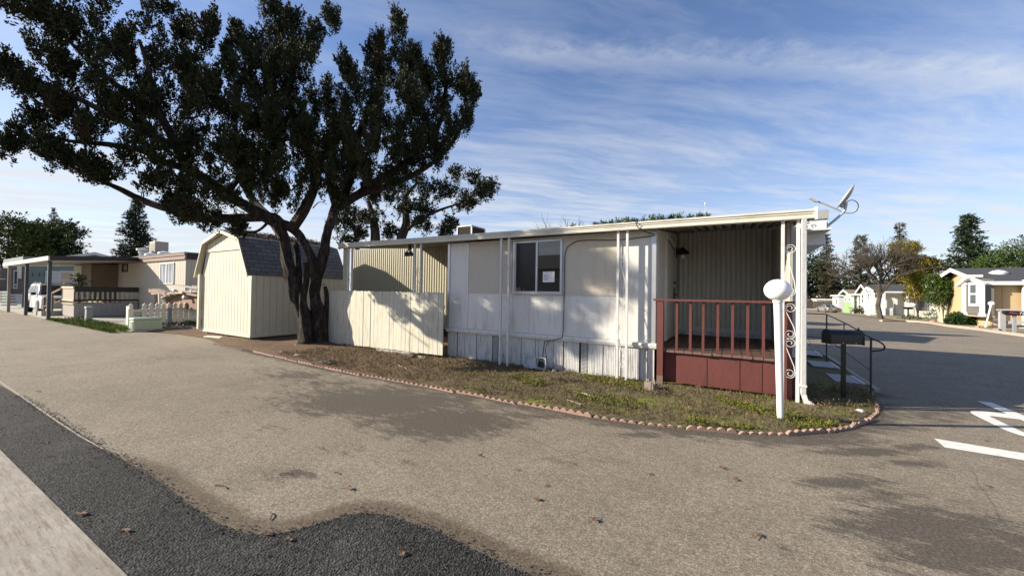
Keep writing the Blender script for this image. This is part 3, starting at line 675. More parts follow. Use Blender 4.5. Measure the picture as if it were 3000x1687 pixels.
# posts in pairs with scroll work between them
def scroll(mb, cx, xr, y, z0, z1, flip=1):
    r = xr; H = z1 - z0
    def spiral(cz, sgn, s2):
        pts = []
        for k in range(22):
            t = k / 21; a = sgn * (PI * .5 + t * 2.9 * PI) + (0 if s2 > 0 else PI); rr_ = r * (1 - .8 * t); pts.append((cx + s2 * rr_ * math.cos(a) * .98, y, cz + rr_ * math.sin(a) * 1.0 * s2))
        return pts
    top = [(cx - r * math.cos(PI * k / 8) * flip, y, z1 - r + r * math.sin(PI * k / 8)) for k in range(9)]
    lastx = cx + r * flip
    sp = [(cx + flip * (r * (1 - .72 * t)) * math.cos(-t * 2.3 * PI), y, z1 - r + (r * (1 - .72 * t)) * math.sin(-t * 2.3 * PI)) for t in [k / 18 for k in range(1, 19)]]
    mb.tube(top + sp, .0045, 5)
    mb.tube([(cx - r * flip, y, z1 - r), (cx - r * .6 * flip, y, z1 - r - H * .15), (cx + r * .75 * flip, y, z0 + r + H * .2), (cx + r * flip, y, z0 + r)], .006, 5)
    bot = [(cx + r * math.cos(PI * k / 8) * flip, y, z0 + r - r * math.sin(PI * k / 8)) for k in range(9)]
    sp = [(cx - flip * (r * (1 - .72 * t)) * math.cos(-t * 2.3 * PI), y, z0 + r - (r * (1 - .72 * t)) * math.sin(-t * 2.3 * PI)) for t in [k / 18 for k in range(1, 19)]]
    mb.tube(bot + sp, .0045, 5)
def postpair(xa, xb, y, m, scr, zb=0.0):
    for x in (xa, xb):
        p = MB().box(x - .021, x + .021, y - .021, y + .021, zb, 2.76 + zt(x)); p.box(x - .008, x + .008, y - .024, y - .021, 2.69 + zt(x), 2.705 + zt(x)); po = p.build('awning_post', m, home)
    s = MB(); cx = (xa + xb) / 2; r = (xb - xa) / 2 - .028
    for z0, z1 in scr: scroll(s, cx, r, y, z0, z1)
    s.build('scroll_work', MT['post_white'], po)
postpair(-4.33, -4.135, 6.93, MT['post_white'], ((1.75, 2.35), (.95, 1.55), (.3, .82)))
postpair(-1.80, -1.635, 6.93, MT['post_white'], ((1.7, 2.3), (.95, 1.52), (.28, .82)))
postpair(-6.89, -6.69, 6.93, MT['post_white'], ((1.6, 2.2), (.9, 1.45)))
postpair(-9.5, -9.34, 6.93, MT['post_white'], ((1.5, 2.1), (.85, 1.4)))
postpair(.665, .85, 6.93, MT['post_white'], ((1.62, 2.38), (.98, 1.5), (.4, .98)))
MB().box(-9.8, -9.56, 6.97, 7.0, .1, 2.9).build('end_panel', MT['ribbed_cream'], home)
# downspout
ds = MB()
for k in range(5): ds.box(.885 + k * .011, .892 + k * .011, 6.845, 6.85, .2, 2.74)
ds.box(.88, .945, 6.85, 6.9, .2, 2.76); ds.prism([(.88, 6.85, .2), (.945, 6.85, .2), (.965, 6.85, .12), (1.05, 6.85, .07), (1.02, 6.85, .0), (.92, 6.85, .06)], (0, .05, 0)); ds.box(.84, .95, 6.84, 6.91, .3, .33)
ds.build('downspout', MT['post_white'], home)
# black cable looping from the roof to the skirting
cb = MB(); cb.tube(spline([(-1.42, 6.95, 2.93), (-1.47, 6.83, 2.9), (-1.42, 6.825, 2.78), (-1.28, 6.95, 2.7), (-1.2, 7.1, 2.69), (-1.3, 7.11, 2.66), (-1.9, 7.12, 2.63), (-2.5, 7.12, 2.66), (-2.75, 7.12, 2.62), (-2.92, 7.12, 2.42), (-2.93, 7.12, 1.6), (-2.94, 7.1, .8), (-3.02, 7.07, .69), (-3.25, 7.06, .62), (-3.32, 7.06, .6), (-3.36, 7.04, .3), (-3.38, 7.0, .12)], 5), .0075, 6)
cb.tube(spline([(-3.25, 7.06, .62), (-3.3, 7.04, .45), (-3.26, 7.03, .25), (-3.3, 7.0, .1)], 5), .007, 5)
cb.build('cable', MT['black_rubber'], home, smooth='all')
fl = MB(); q = onY(*(950 + 905 / 3.6225, 650 + 330 / 3.6225), 7.1)
for dx, dy in ((-.1, .0), (.06, -.02)):
    fl.lathe([(.02, .06), (.05, .04), (.075, -.05), (.07, -.06)], q + Vector((dx, dy, -.02)), 12)
fl.tube([q + Vector((-.1, 0, .04)), q + Vector((0, 0, .1)), q + Vector((.06, -.02, .04))], .015); fl.box(q.x - .03, q.x + .03, q.y - .03, q.y + .03, q.z + .08, q.z + .3)
fl.build('flood_light', MT['dark_metal'], home)

# ---------------------------------------------------------------- red porch
porch = empty('porch_deck', (-.15, 8.6, 0), 'raised porch deck with red railing and red front boards under the awning', 'porch')
fb = MB(); ang = 0
x = -1.12
while x < .82:
    wd = min(.142, .84 - x); a = random.uniform(-.003, .003); fb.box(x, x + wd - .009, 7.03 + random.uniform(-.008, .008), 10.13, .61 + a, .65 + a); x += wd
fb.build('floor', MT['deck_board'], porch)
fp = MB(); fp.box(-.82, .695, 7.09, 7.11, .09, .605); fp.build('front_panel', MT['red_paint'], porch)
MB().box(-1.02, -.825, 7.13, 7.15, .1, .605).build('front_panel', MT['deck_face'], porch)
for x in (-.35, .12, .42): MB().box(x, x + .006, 7.085, 7.089, .09, .605).build('panel_seam', MT['dark_brown'], porch)
for x, m in ((-1.075, 0), (.745, 1)):
    p = MB().box(x - .05, x + .05, 7.0, 7.085, .2 if not m else .0, 1.5).build('railing_post', MT['red_paint'], porch)
    if not m: MB().box(x - .05, x + .05, 7.0, 7.085, 0, .197).build('post_foot', MT['weathered'], p)
MB().box(-1.19, .82, 6.985, 7.1, 1.5, 1.535).build('top_rail', MT['red_paint'], porch)
for k in range(7):
    xa = onY(1900 + (345, 510, 665, 842, 1020, 1203, 1395)[k] / 4.14, 900, 7.05).x
    MB().box(xa - .019, xa + .019, 7.03, 7.068, .654, 1.498).build('baluster', MT['red_paint'], porch)
MB().ribbed((.80, 7.32, 0), (.80, 10.16, 0), .1, 2.77, (-1, 0, 0), .1, .035, ((0,0),(.1,0),(.28,1),(.86,1),(1,0)), 0, .3).prism([(.805, 7.3, .1), (.805, 10.18, .1), (.805, 10.18, 3.1), (.805, 7.3, 2.76)], (.025, 0, 0)).build('side_wall', mm('side_rib_shaded', (.42, .41, .36), .6, .1, 2), home)  # greyer copy of the porch ribs, tree shade put into its colour
MB().box(.76, .8, 7.09, 7.34, .66, 1.5).build('side_panel', MT['red_paint'], porch)
MB().box(.80, .835, 7.09, 7.3, .0, .6).build('side_panel', MT['red_paint'], porch)

# ---------------------------------------------------------------- cooler, dish, antenna
ck = empty('rooftop_cooler', (-9.3, 12.4, 3.38), 'dark red brown evaporative cooler with white corner strips on the white home roof', 'cooler')
MB().box(-9.62, -8.92, 12.03, 12.9, 3.36, 4.22).build('casing', MT['cooler_brown'], ck)
t = MB(); 
for x in (-9.65, -8.94): t.box(x, x + .05, 11.99, 12.04, 3.36, 4.25)
t.box(-9.65, -8.89, 11.99, 12.94, 4.225, 4.27); t.box(-8.93, -8.88, 12.88, 12.94, 3.36, 4.22); t.build('corner_trim', MT['white_trim'], ck)
lv = MB()
for k in range(14): x = -9.57 + k * .045; lv.box(x, x + .012, 12.015, 12.028, 3.4, 4.18)
for k in range(16): y = 12.08 + k * .05; lv.box(-8.918, -8.905, y, y + .014, 3.4, 4.18)
lv.build('louvre', MT['dark_brown'], ck)
dish = empty('satellite_dish', tuple(onY(2420, 665, 10.1)), 'grey satellite dish seen edge on, on a bent pipe at the right roof corner', 'satellite dish')
YD = 10.12
def d4(x, y, Y=YD): return onY(2350 + x / 5.797, 500 + y / 5.797, Y)
MB().tube(spline([d4(410, 955), d4(520, 870), d4(640, 765), d4(715, 690), d4(735, 640), d4(738, 560)], 4), .024, 10).box(*[v for a in zip(d4(385, 1000), d4(430, 880)) for v in a][:0] or (d4(385, 950).x, d4(430, 950).x, YD - .05, YD + .05, d4(400, 990).z, d4(400, 885).z)).build('mast', MT['galv'], dish, smooth=True)
MB().tube([d4(590, 655, YD - .02), d4(262, 525, YD - .05)], .016, 8).tube([d4(675, 705), d4(590, 655, YD - .02)], .012, 8).build('feed_arm', MT['dish_grey'], dish)
MB().prism([d4(125, 465, YD - .09), d4(150, 470, YD - .09), d4(160, 440, YD - .09), d4(268, 515, YD - .09), d4(262, 535, YD - .09), d4(200, 515, YD - .09)], (0, .08, 0)).build('feed_horn', MT['dish_grey'], dish)
a, b = d4(578, 640), d4(880, 222); ctr = (a + b) / 2; ax = (b - a).normalized(); half = (b - a).length / 2; nrm = Vector((ax.z, 0, -ax.x)); sd = Vector((0, 1, 0))
# dish face turned a little towards the camera
nrm = (nrm * 1.0 + Vector((0, -.02, 0))).normalized(); sd = nrm.cross(ax).normalized()
V = []; Fc = []; nr, ns = 8, 28
for side in (0, 1):
    for i in range(nr + 1):
        for k in range(ns):
            t = 2 * PI * k / ns; r = half * i / nr; p = ctr + ax * r * math.cos(t) + sd * r * .92 * math.sin(t) + nrm * (.07 * (1 - (i / nr) ** 2) + .006 * side); V.append(p)
for side in (0, 1):
    o = side * (nr + 1) * ns
    for i in range(nr):
        for k in range(ns):
            q = (o + i * ns + k, o + i * ns + (k + 1) % ns, o + (i + 1) * ns + (k + 1) % ns, o + (i + 1) * ns + k); Fc.append(q if side else q[::-1])
for k in range(ns): q = (nr * ns + k, nr * ns + (k + 1) % ns, (2 * nr + 1) * ns + (k + 1) % ns, (2 * nr + 1) * ns + k); Fc.append(q)
MB().add(V, Fc).build('reflector', MT['dish_grey'], dish, smooth='all')
MB().prism([d4(625, 580), d4(700, 500), d4(775, 535), d4(770, 610), d4(700, 622)], (0, .1, 0)).build('bracket', MT['galv'], dish)
MB().tube(spline([d4(765, 525), d4(845, 500), d4(920, 530), d4(955, 600), d4(925, 680), d4(850, 722), d4(735, 720), d4(665, 700)], 5), .007, 6).build('cable', MT['black_rubber'], dish)
an = MB(); p = onY(1500 + 1620 * .3494, 450 + 555 * .3494, 13.2); q = onY(1500 + 1620 * .3494, 450 + 422 * .3494, 13.2); an.tube([(p.x, p.y, 3.3), q], [.007, .003], 6); an.lathe([(.01, -.05), (.022, 0), (.01, .05)], q, 8)
tag(an.build('antenna', MT['white_trim']), 'thin whip antenna standing above the awning roof', 'antenna')
vp = empty('vent_pipe', (-.2, 12.3, 3.35), 'small dark vent cap just above the awning roof line', 'vent'); MB().lathe([(.05, 0), (.05, .25), (.1, .26), (.1, .33), (.02, .38)], (-.2, 12.3, 3.35), 12).build('cap', MT['dark_metal'], vp)

# ---------------------------------------------------------------- lamp post, mailbox, metal steps
def lamp_post(loc, label, lean=.0, s=1.):
    t = empty('lamp_post', loc, label, 'lamp post', 'white globe lamp posts along the streets')
    l = Vector(loc); p = MB(); p.lathe([(.038, -.04), (.04, .4), (.044, 1.0), (.048, 1.5), (.048, 1.53), (.02, 1.535)], l, 20); o = p.build('pole', MT['lamp_pole'], t, smooth=True)
    g_ = MB(); pr = [(.05, 1.522)] + [(.15 * math.cos(a), 1.658 + .138 * math.sin(a)) for a in np.linspace(-1.2, PI / 2 - .02, 22)]; g_.lathe(pr, l, 36); g_.build('globe', MT['globe'], t, smooth='all')
    cu = MB(); cu.lathe([(.05, 1.495), (.058, 1.5), (.058, 1.52), (.05, 1.525)], l, 20); cu.build('collar', MT['lamp_pole'], t)
    t.rotation_euler = (0, lean, 0); t.scale = (s, s, s); return t
lamp_post((.55, 5.88, .03), 'white globe lamp post leaning slightly on the near grass corner before the red porch', R(-1.3))
mbx = empty('mailbox', (1.53, 7.76, 0), 'black metal mailbox on a black post in the shade beside the metal steps', 'mailbox')
c = Vector((1.53, 7.76)); sx_, sy_ = Vector((.93, .37, 0)).normalized(), Vector((-.37, .93, 0)).normalized()
def mbox(c, L_, H_, W_, z, m):
    pr = [(-W_ / 2, 0), (W_ / 2, 0)] + [(W_ / 2 * math.cos(t), H_ * .55 + H_ * .45 * math.sin(t)) for t in np.linspace(0, PI, 12)]
    b_ = MB(); o = Vector((c.x, c.y, z)) - sx_ * L_ / 2; b_.prism([o + sy_ * u + Vector((0, 0, v)) for u, v in pr], sx_ * L_); return b_
mbox(c + (sx_ * -.015).xy, .43, .22, .22, .88, None).build('box', MT['black_box'], mbx, smooth=True)
b_ = mbox(c + (sx_ * .21).xy, .02, .235, .235, .873, None); b_.bar(Vector((c.x, c.y, 1.1)) + sx_ * .21, Vector((c.x, c.y, 1.135)) + sx_ * .21, .02); b_.build('box_door', MT['black_box'], mbx)
mbox(c + (sx_ * -.235).xy, .02, .23, .23, .875, None).build('box_back', MT['black_box'], mbx)
MB().bar((c.x, c.y, 0), (c.x, c.y, .872), .055).build('post', MT['black_box'], mbx)
bo = MB()
for s_ in (-.08, .1):
    p = Vector((c.x, c.y, .9)) + sx_ * s_ - sy_ * .112; MB().bar(p, p - sy_ * .008, .014).build('bolt', MT['galv'], mbx)
st = empty('metal_steps', (1.75, 9.8, 0), 'metal grating walkway treads with black pipe handrail beside the shaded street edge', 'steps')
def gratemat():
    m, nt, N, L, b = mk('grating'); p = pos(nt)
    mp = N.new('ShaderNodeMapping'); mp.inputs['Rotation'].default_value = (0, 0, R(20)); L.new(p, mp.inputs[0])
    ck = N.new('ShaderNodeTexChecker'); ck.inputs['Scale'].default_value = 38; ck.inputs['Color1'].default_value = (.3, .33, .36, 1); ck.inputs['Color2'].default_value = (.05, .055, .06, 1)
    L.new(mp.outputs[0], ck.inputs['Vector']); L.new(ck.outputs[0], b.inputs['Base Color']); b.inputs['Roughness'].default_value = .5; MT['grating'] = m
gratemat()
for x0_, x1_, y0_, y1_, z_ in ((1.55, 2.1, 12.66, 13.7, .07), (1.6, 2.08, 10.75, 11.65, .06), (1.68, 2.12, 9.1, 9.95, .05)):
    tr = MB().prism([(x0_, y0_, z_), (x1_ - .05, y0_, z_), (x1_ - .05, y1_, z_), (x0_, y1_, z_)], (0, 0, -.02)).build('tread', MT['grating'], st)
    MB().box(x1_ - .047, x1_ - .01, y0_, y1_, z_ - .03, z_ + .006).build('tread_edge', MT['galv'], tr)
hr = MB()
hr.tube(spline([(1.15, 12.1, 1.19), (1.95, 11.97, 1.19), (2.03, 11.88, 1.18), (2.0, 9.8, 1.07), (1.97, 8.4, .965), (2.08, 8.14, .88), (2.1, 8.17, .79), (2.0, 8.24, .745), (1.97, 8.25, .74)], 5), .012, 8)
hr.tube([(1.15, 12.1, .62), (2.03, 11.9, .6), (1.97, 8.25, .42)], .009, 8)
for x_, y_, z_ in ((2.03, 11.9, 1.18), (1.97, 8.25, .95)): hr.tube([(x_, y_, 0), (x_, y_, z_)], .015, 8)
hr.tube([(2.0, 10.1, .0), (2.0, 10.1, 1.08)], .009, 8)
hr.build('handrail', MT['rail_black'], st, smooth=True)
pw = MB(); q = gr(2350 + 155 / 5.797, 800 + 1000 / 5.797)
q = Vector((1.62, 12.2, 0)); pw.tube([q, q + Vector((0, 0, 1.15))], .008, 6)
for k in range(5): a = k * 1.26; pw.tube(spline([q + Vector((.02 * math.cos(a), .02 * math.sin(a), .62)), q + Vector((.14 * math.cos(a), .14 * math.sin(a), .45)), q + Vector((.2 * math.cos(a), .2 * math.sin(a), .28))], 4), .006, 5)
tag(pw.build('plant_support', MT['galv']), 'thin wire plant support stake behind the metal steps', 'stake')
kb = MB(); 
for i in range(9):
    t0 = i / 9; a = Vector((2.16, 8.75, 0)).lerp(Vector((2.24, 13.6, 0)), t0); kb.box(a.x - .03, a.x + .05, a.y, a.y + .5, -.02, .05)
tag(kb.build('kerb', MT['concrete']), kind='structure')

# ---------------------------------------------------------------- board fence
fn = empty('board_fence', (-8.0, 6.84, 0), 'cream dog eared board fence section with tree shadows in front of the ribbed wall', 'fence')
def boards(xa, xb, name, y=6.84, zb0=.07, zb1=.10):
    b_ = MB(); n = round((xb - xa) / .142); p = (xb - xa) / n
    for k in range(n):
        x = xa + k * p; t = (x + 10.26) / 4.4; zt_ = 1.60 - .02 * t + random.uniform(-.012, .012); zb = zb0 + (zb1 - zb0) * t + random.uniform(-.01, .012); yy = y + random.uniform(-.006, .006); a, c_ = x + .003, x + p - .003; d = .028
        b_.prism([(a, yy, zb), (c_, yy, zb), (c_, yy, zt_ - d), (c_ - d * .7, yy, zt_), (a + d * .7, yy, zt_), (a, yy, zt_ - d)], (0, .018, 0))
    o = b_.build(name, MT['cream_fence'], fn)
    MB().box(xa, xb, y + .02, y + .06, .3, .38).build('fence_rail', MT['wood'], o); MB().box(xa, xb, y + .02, y + .06, 1.2, 1.28).build('fence_rail', MT['wood'], o)
    return o
boards(-10.26, -8.57, 'fence_panel'); boards(-8.56, -6.945, 'fence_panel'); boards(-6.93, -5.87, 'gate_panel')
for x in (-10.3, -8.6, -6.9): MB().box(x, x + .09, 6.903, 6.985, 0, 1.45).build('fence_post', MT['wood'], fn)
hg = MB()
for z in (.45, 1.28): MB().box(-10.27, -10.23, 6.815, 6.83, z, z + .12).build('hinge', MT['dark_metal'], fn)
la = MB(); la.prism([(-8.1, 6.78, .03), (-6.75, 6.72, .03), (-6.75, 6.72, .10), (-8.1, 6.78, .08)], (0, .02, 0))
for k in range(26): x = -8.0 + k * .048; la.box(x, x + .012, 6.70, 6.715, .03, .1)
tag(la.build('lattice_strip', MT['picket_white']), 'white lattice strip lying on the soil under the cream fence', 'lattice')

# ---------------------------------------------------------------- shed
sh = empty('garden_shed', (-14.55, 7.5, 0), 'cream wooden barn roof shed with dark grey shingles standing beside the big tree', 'shed')
sx0, sx1, sy0, sy1 = -16.16, -12.79, 5.95, 9.13; cxs = (sx0 + sx1) / 2 - .03
gp = [(sx0, .16), (sx1, .16), (sx1, 2.1), (-13.4, 3.14), (-14.62, 3.44), (-15.83, 3.14), (sx0, 2.1)]
def groovewall(name, poly, y0, y1, m, par, step=.2):
    o = MB().prism([(x, y0, z) for x, z in poly], (0, y1 - y0, 0)).build(name, m, par); return o
groovewall('wall', gp, sy0, sy1, MT['cream_shed'], sh)
gv = MB(); random.seed(5)
def ztop(x):
    P = [(sx0, 2.1), (-15.83, 3.14), (-14.62, 3.44), (-13.4, 3.14), (sx1, 2.1)]
    for (a, b), (c_, d) in zip(P, P[1:]):
        if a <= x <= c_: return b + (d - b) * (x - a) / (c_ - a)
    return 2
x = sx0 + .1
while x < sx1 - .05: gv.box(x, x + .009, sy0 - .003, sy0 + .001, .2, min(ztop(x), 9) - .05); x += .203
y = sy0 + .14
while y < sy1: gv.box(sx1 - .001, sx1 + .003, y, y + .009, .2, 2.02); y += .203
gv.build('wall_groove', mm('groove', (.36, .33, .23), .9), sh)
tr = MB(); tr.prism([(-15.86, sy0 - .03, 2.86), (-13.26, sy0 - .03, 2.86), (-13.3, sy0 - .03, 2.95), (-15.86, sy0 - .03, 2.95)], (0, .027, 0))
tr.box(sx1 - .001, sx1 + .012, sy0 - .012, sy0 + .06, .16, 2.02); tr.box(sx0 - .05, sx1 + .02, sy0 - .02, sy0 + .0, .1, .17); tr.box(sx1 - .02, sx1 + .02, sy0, sy1, .1, .17)
tr.build('trim', MT['shed_trim'], sh)
RP = [(-16.45, 2.02), (-15.87, 3.19), (-14.62, 3.52), (-13.37, 3.19), (-12.74, 2.03)]
me_v, me_f, uv = [], [], []
oy0, oy1 = sy0 - .14, sy1 + .1
for i in range(4):
    (xa, za), (xb, zb) = RP[i], RP[i + 1]; L_ = math.hypot(xb - xa, zb - za); nx_, nz_ = -(zb - za) / L_, (xb - xa) / L_
    n0 = len(me_v); t_ = .035
    me_v += [(xa, oy0, za), (xa, oy1, za), (xb, oy1, zb), (xb, oy0, zb)] + [(xa + nx_ * t_, oy0, za + nz_ * t_), (xa + nx_ * t_, oy1, za + nz_ * t_), (xb + nx_ * t_, oy1, zb + nz_ * t_), (xb + nx_ * t_, oy0, zb + nz_ * t_)]
    fs = [(0, 3, 2, 1), (4, 5, 6, 7), (0, 4, 7, 3), (1, 2, 6, 5), (0, 1, 5, 4), (3, 7, 6, 2)]; me_f += [tuple(v + n0 for v in f_) for f_ in fs]
o = wloc(sh); me = bpy.data.meshes.new('roof'); me.from_pydata([(a - o.x, b - o.y, c_ - o.z) for a, b, c_ in me_v], [], me_f)
uvl = me.uv_layers.new(name='UVMap')
for p_ in me.polygons:
    for li in p_.loop_indices:
        v = me_v[me.loops[li].vertex_index]; seg = me.loops[li].vertex_index // 8; (xa, za), (xb, zb) = RP[seg], RP[seg + 1]
        uvl.data[li].uv = (v[1] + seg * .13, math.hypot(v[0] - (xa if seg < 2 else xb), v[2] - (za if seg < 2 else zb)))
link('roof', me, MT['shed_shingle'], sh)
rk = MB()
for (xa, za), (xb, zb) in zip(RP, RP[1:]): rk.bar((xa, oy0 - .012, za - .03), (xb, oy0 - .012, zb - .03), .02, .085, (0, 1, 0)) if False else rk.prism([(xa, oy0 - .022, za + .02), (xb, oy0 - .022, zb + .02), (xb, oy0 - .022, zb - .075), (xa, oy0 - .022, za - .075)], (0, .02, 0))
rk.box(sx0 - .12, sx0 - .0, sy0 - .1, sy0 - .02, .17, 2.1); rk.box(sx0 - .27, sx0 - .12, sy0 - .1, sy0 - .08, .17, 2.06) if False else None
rk.build('barge_board', MT['shed_trim'], sh)
sf = MB()
for (xa, za), (xb, zb) in zip(RP, RP[1:]): sf.prism([(xa, oy0, za - .012), (xb, oy0, zb - .012), (xb, oy0, zb - .03), (xa, oy0, za - .03)], (0, .16, 0))
sf.build('soffit', MT['shed_trim'], sh)
sk = MB()
for x in (-15.9, -14.5, -13.1): sk.box(x, x + .09, sy0 - .02 + .05, sy1, .0, .1)
sk.build('skid', MT['wood'], sh); MB().box(sx1 + .003, sx1 + .012, 8.0, 8.4, 1.78, 1.83).build('vent', MT['grey_post'], sh)
ne = leaves('needle_litter', MT['foliage_brown'], sh, np.c_[RNG.uniform(-15.6, -13.6, 2600), RNG.uniform(5.95, 9, 2600), np.zeros(2600)] * [1, 1, 0] + np.c_[np.zeros((2600, 2)), np.zeros(2600)], RNG.normal(0, 1, (2600, 3)), L=.08, Rr=.05, n=3, ll=.09, lw=.02)
co = np.zeros(len(ne.data.vertices) * 3, np.float32); ne.data.vertices.foreach_get('co', co); co = co.reshape(-1, 3); wx = co[:, 0] + o.x
co[:, 2] += 3.57 - np.abs(wx + 14.62) * .27; ne.data.vertices.foreach_set('co', co.ravel()); tag(ne, kind='stuff')
tag(MB().prism([(-14.65, 5.45, .03), (-13.9, 5.6, .03), (-13.92, 5.7, .05), (-14.65, 5.56, .04)], (0, 0, .035)).build('wood_block', MT['shed_trim']), 'pale broken board lying before the shed skids', 'board')

# ---------------------------------------------------------------- the big juniper
jn = empty('juniper_tree', (-11.14, 6.91, 0), 'large dark spreading juniper tree with twisted split trunk between shed and fence', 'tree')
def A(x, y, D): return at(x * S, y * S, D)
D0 = 11.57
tk = MB()
def lean(x): return (max(0, 785 - x) / 785) ** .8 * .2
def limb(pts, rad, seg=14, fl=.12, n=6, tw=.35, mbx_=None):
    P = spline([A(x, y, D if mbx_ else (D - lean(x)) * .94 + (.45 if y < 520 else 0)) for x, y, D in pts], n); (mbx_ or tk).tube(P, [q_ * .9 for q_ in lerp_r(rad, len(P) - 1)], seg, fl, 4, tw, .012 if rad[0] > .06 else 0)
limb([(778,872,11.5),(775,820,11.5),(752,760,11.55),(735,700,11.5),(722,650,11.45),(715,600,11.4),(700,565,11.3)], [.29,.225,.19,.165,.15,.14,.14], 18, .2)
limb([(800,872,11.6),(802,800,11.6),(792,740,11.65),(800,690,11.6),(815,640,11.6),(822,590,11.6),(835,550,11.6),(850,505,11.6)], [.27,.2,.15,.14,.135,.13,.125,.12], 18, .2)
limb([(770,865,11.3),(765,800,11.35),(762,750,11.4),(772,700,11.5),(770,660,11.5)], [.2,.15,.1,.07,.06], 16, .22)
limb([(806,870,11.75),(818,810,11.8),(822,760,11.8),(818,720,11.75)], [.18,.13,.08,.04], 14, .22)
limb([(795,705,11.55),(785,655,11.5),(765,610,11.45),(735,575,11.4),(700,560,11.3)], [.13,.125,.12,.13,.13], 14, .16)
limb([(752,760,11.6),(750,700,11.7),(748,640,11.75),(742,612,11.8)], [.11,.1,.09,.08], 14, .2)
# limbs
limb([(712,575,11.4),(690,548,11.2),(640,548,10.9),(560,550,10.5),(480,545,10.1),(420,525,9.8),(360,505,9.5),(300,475,9.2),(255,455,9.0),(200,430,8.8),(150,400,8.6),(100,375,8.4)], [.15,.135,.125,.115,.1,.09,.08,.065,.05,.035,.025,.012])
limb([(705,565,11.3),(640,530,10.8),(580,495,10.4),(520,455,10.0),(470,420,9.7),(440,360,9.4),(410,300,9.1),(385,240,8.9),(375,180,8.7),(350,100,8.5)], [.17,.16,.15,.14,.12,.1,.085,.07,.05,.03])
limb([(480,425,9.7),(420,410,9.3),(360,380,9.0),(280,365,8.7),(200,358,8.5),(120,350,8.3),(40,358,8.2)], [.1,.09,.08,.06,.045,.03,.015])
limb([(440,370,9.4),(360,330,8.9),(280,290,8.6),(200,250,8.4),(120,215,8.3),(30,185,8.2)], [.1,.09,.07,.055,.035,.02])
limb([(410,300,9.1),(330,240,8.8),(250,180,8.5),(180,110,8.3),(110,40,8.2)], [.09,.07,.055,.035,.015])
limb([(715,600,11.4),(690,560,11.6),(640,510,11.9),(600,430,12.0),(590,350,12.1),(600,250,12.1),(620,150,12.1)], [.15,.15,.13,.11,.09,.06,.03])
limb([(735,575,11.4),(770,520,11.1),(790,460,10.8),(770,380,10.6),(740,300,10.4),(720,200,10.3),(710,80,10.2),(700,20,10.2)], [.15,.14,.12,.1,.08,.06,.04,.02])
limb([(850,510,11.6),(870,470,11.5),(890,420,11.4),(900,350,11.4),(930,270,11.3),(970,190,11.3),(1000,100,11.2)], [.17,.16,.13,.1,.08,.05,.02])
limb([(850,520,11.6),(900,490,11.4),(960,450,11.2),(1020,410,11.0),(1070,360,10.9),(1110,300,10.8),(1120,220,10.7),(1115,140,10.7)], [.16,.14,.12,.1,.085,.07,.04,.015])
limb([(900,490,11.4),(970,470,11.1),(1040,440,10.9),(1100,400,10.8),(1150,340,10.7),(1175,260,10.6)], [.1,.09,.08,.06,.045,.02])
limb([(845,515,11.7),(830,450,12.1),(840,380,12.3),(860,300,12.4),(870,220,12.4)], [.13,.12,.1,.07,.03])
limb([(560,500,10.3),(600,450,10.0),(640,410,9.9),(660,390,9.8)], [.09,.07,.05,.03])
limb([(690,540,11.2),(650,580,10.9),(600,582,10.6),(560,570,10.4)], [.05,.035,.03,.015])
limb([(600,560,10.6),(540,550,10.2),(470,520,9.9),(430,490,9.7)], [.05,.045,.035,.02])
for k in range(70):                                                  # bare inner twigs
    x, y = random.uniform(330, 1080), random.uniform(300, 540); D = 11 - max(0, 785 - x) / 260 + random.uniform(-1, 1)
    a = random.uniform(-2.7, -.4); l = random.uniform(25, 70)
    limb([(x, y, D), (x + l * .5 * math.cos(a), y + l * .5 * math.sin(a) + random.uniform(-8, 8), D), (x + l * math.cos(a + .3), y + l * math.sin(a + .3), D + random.uniform(-.3, .3))], [.018, .012, .004], 5, 0, 3)
tk.build('trunk', MT['bark'], jn, smooth='all')
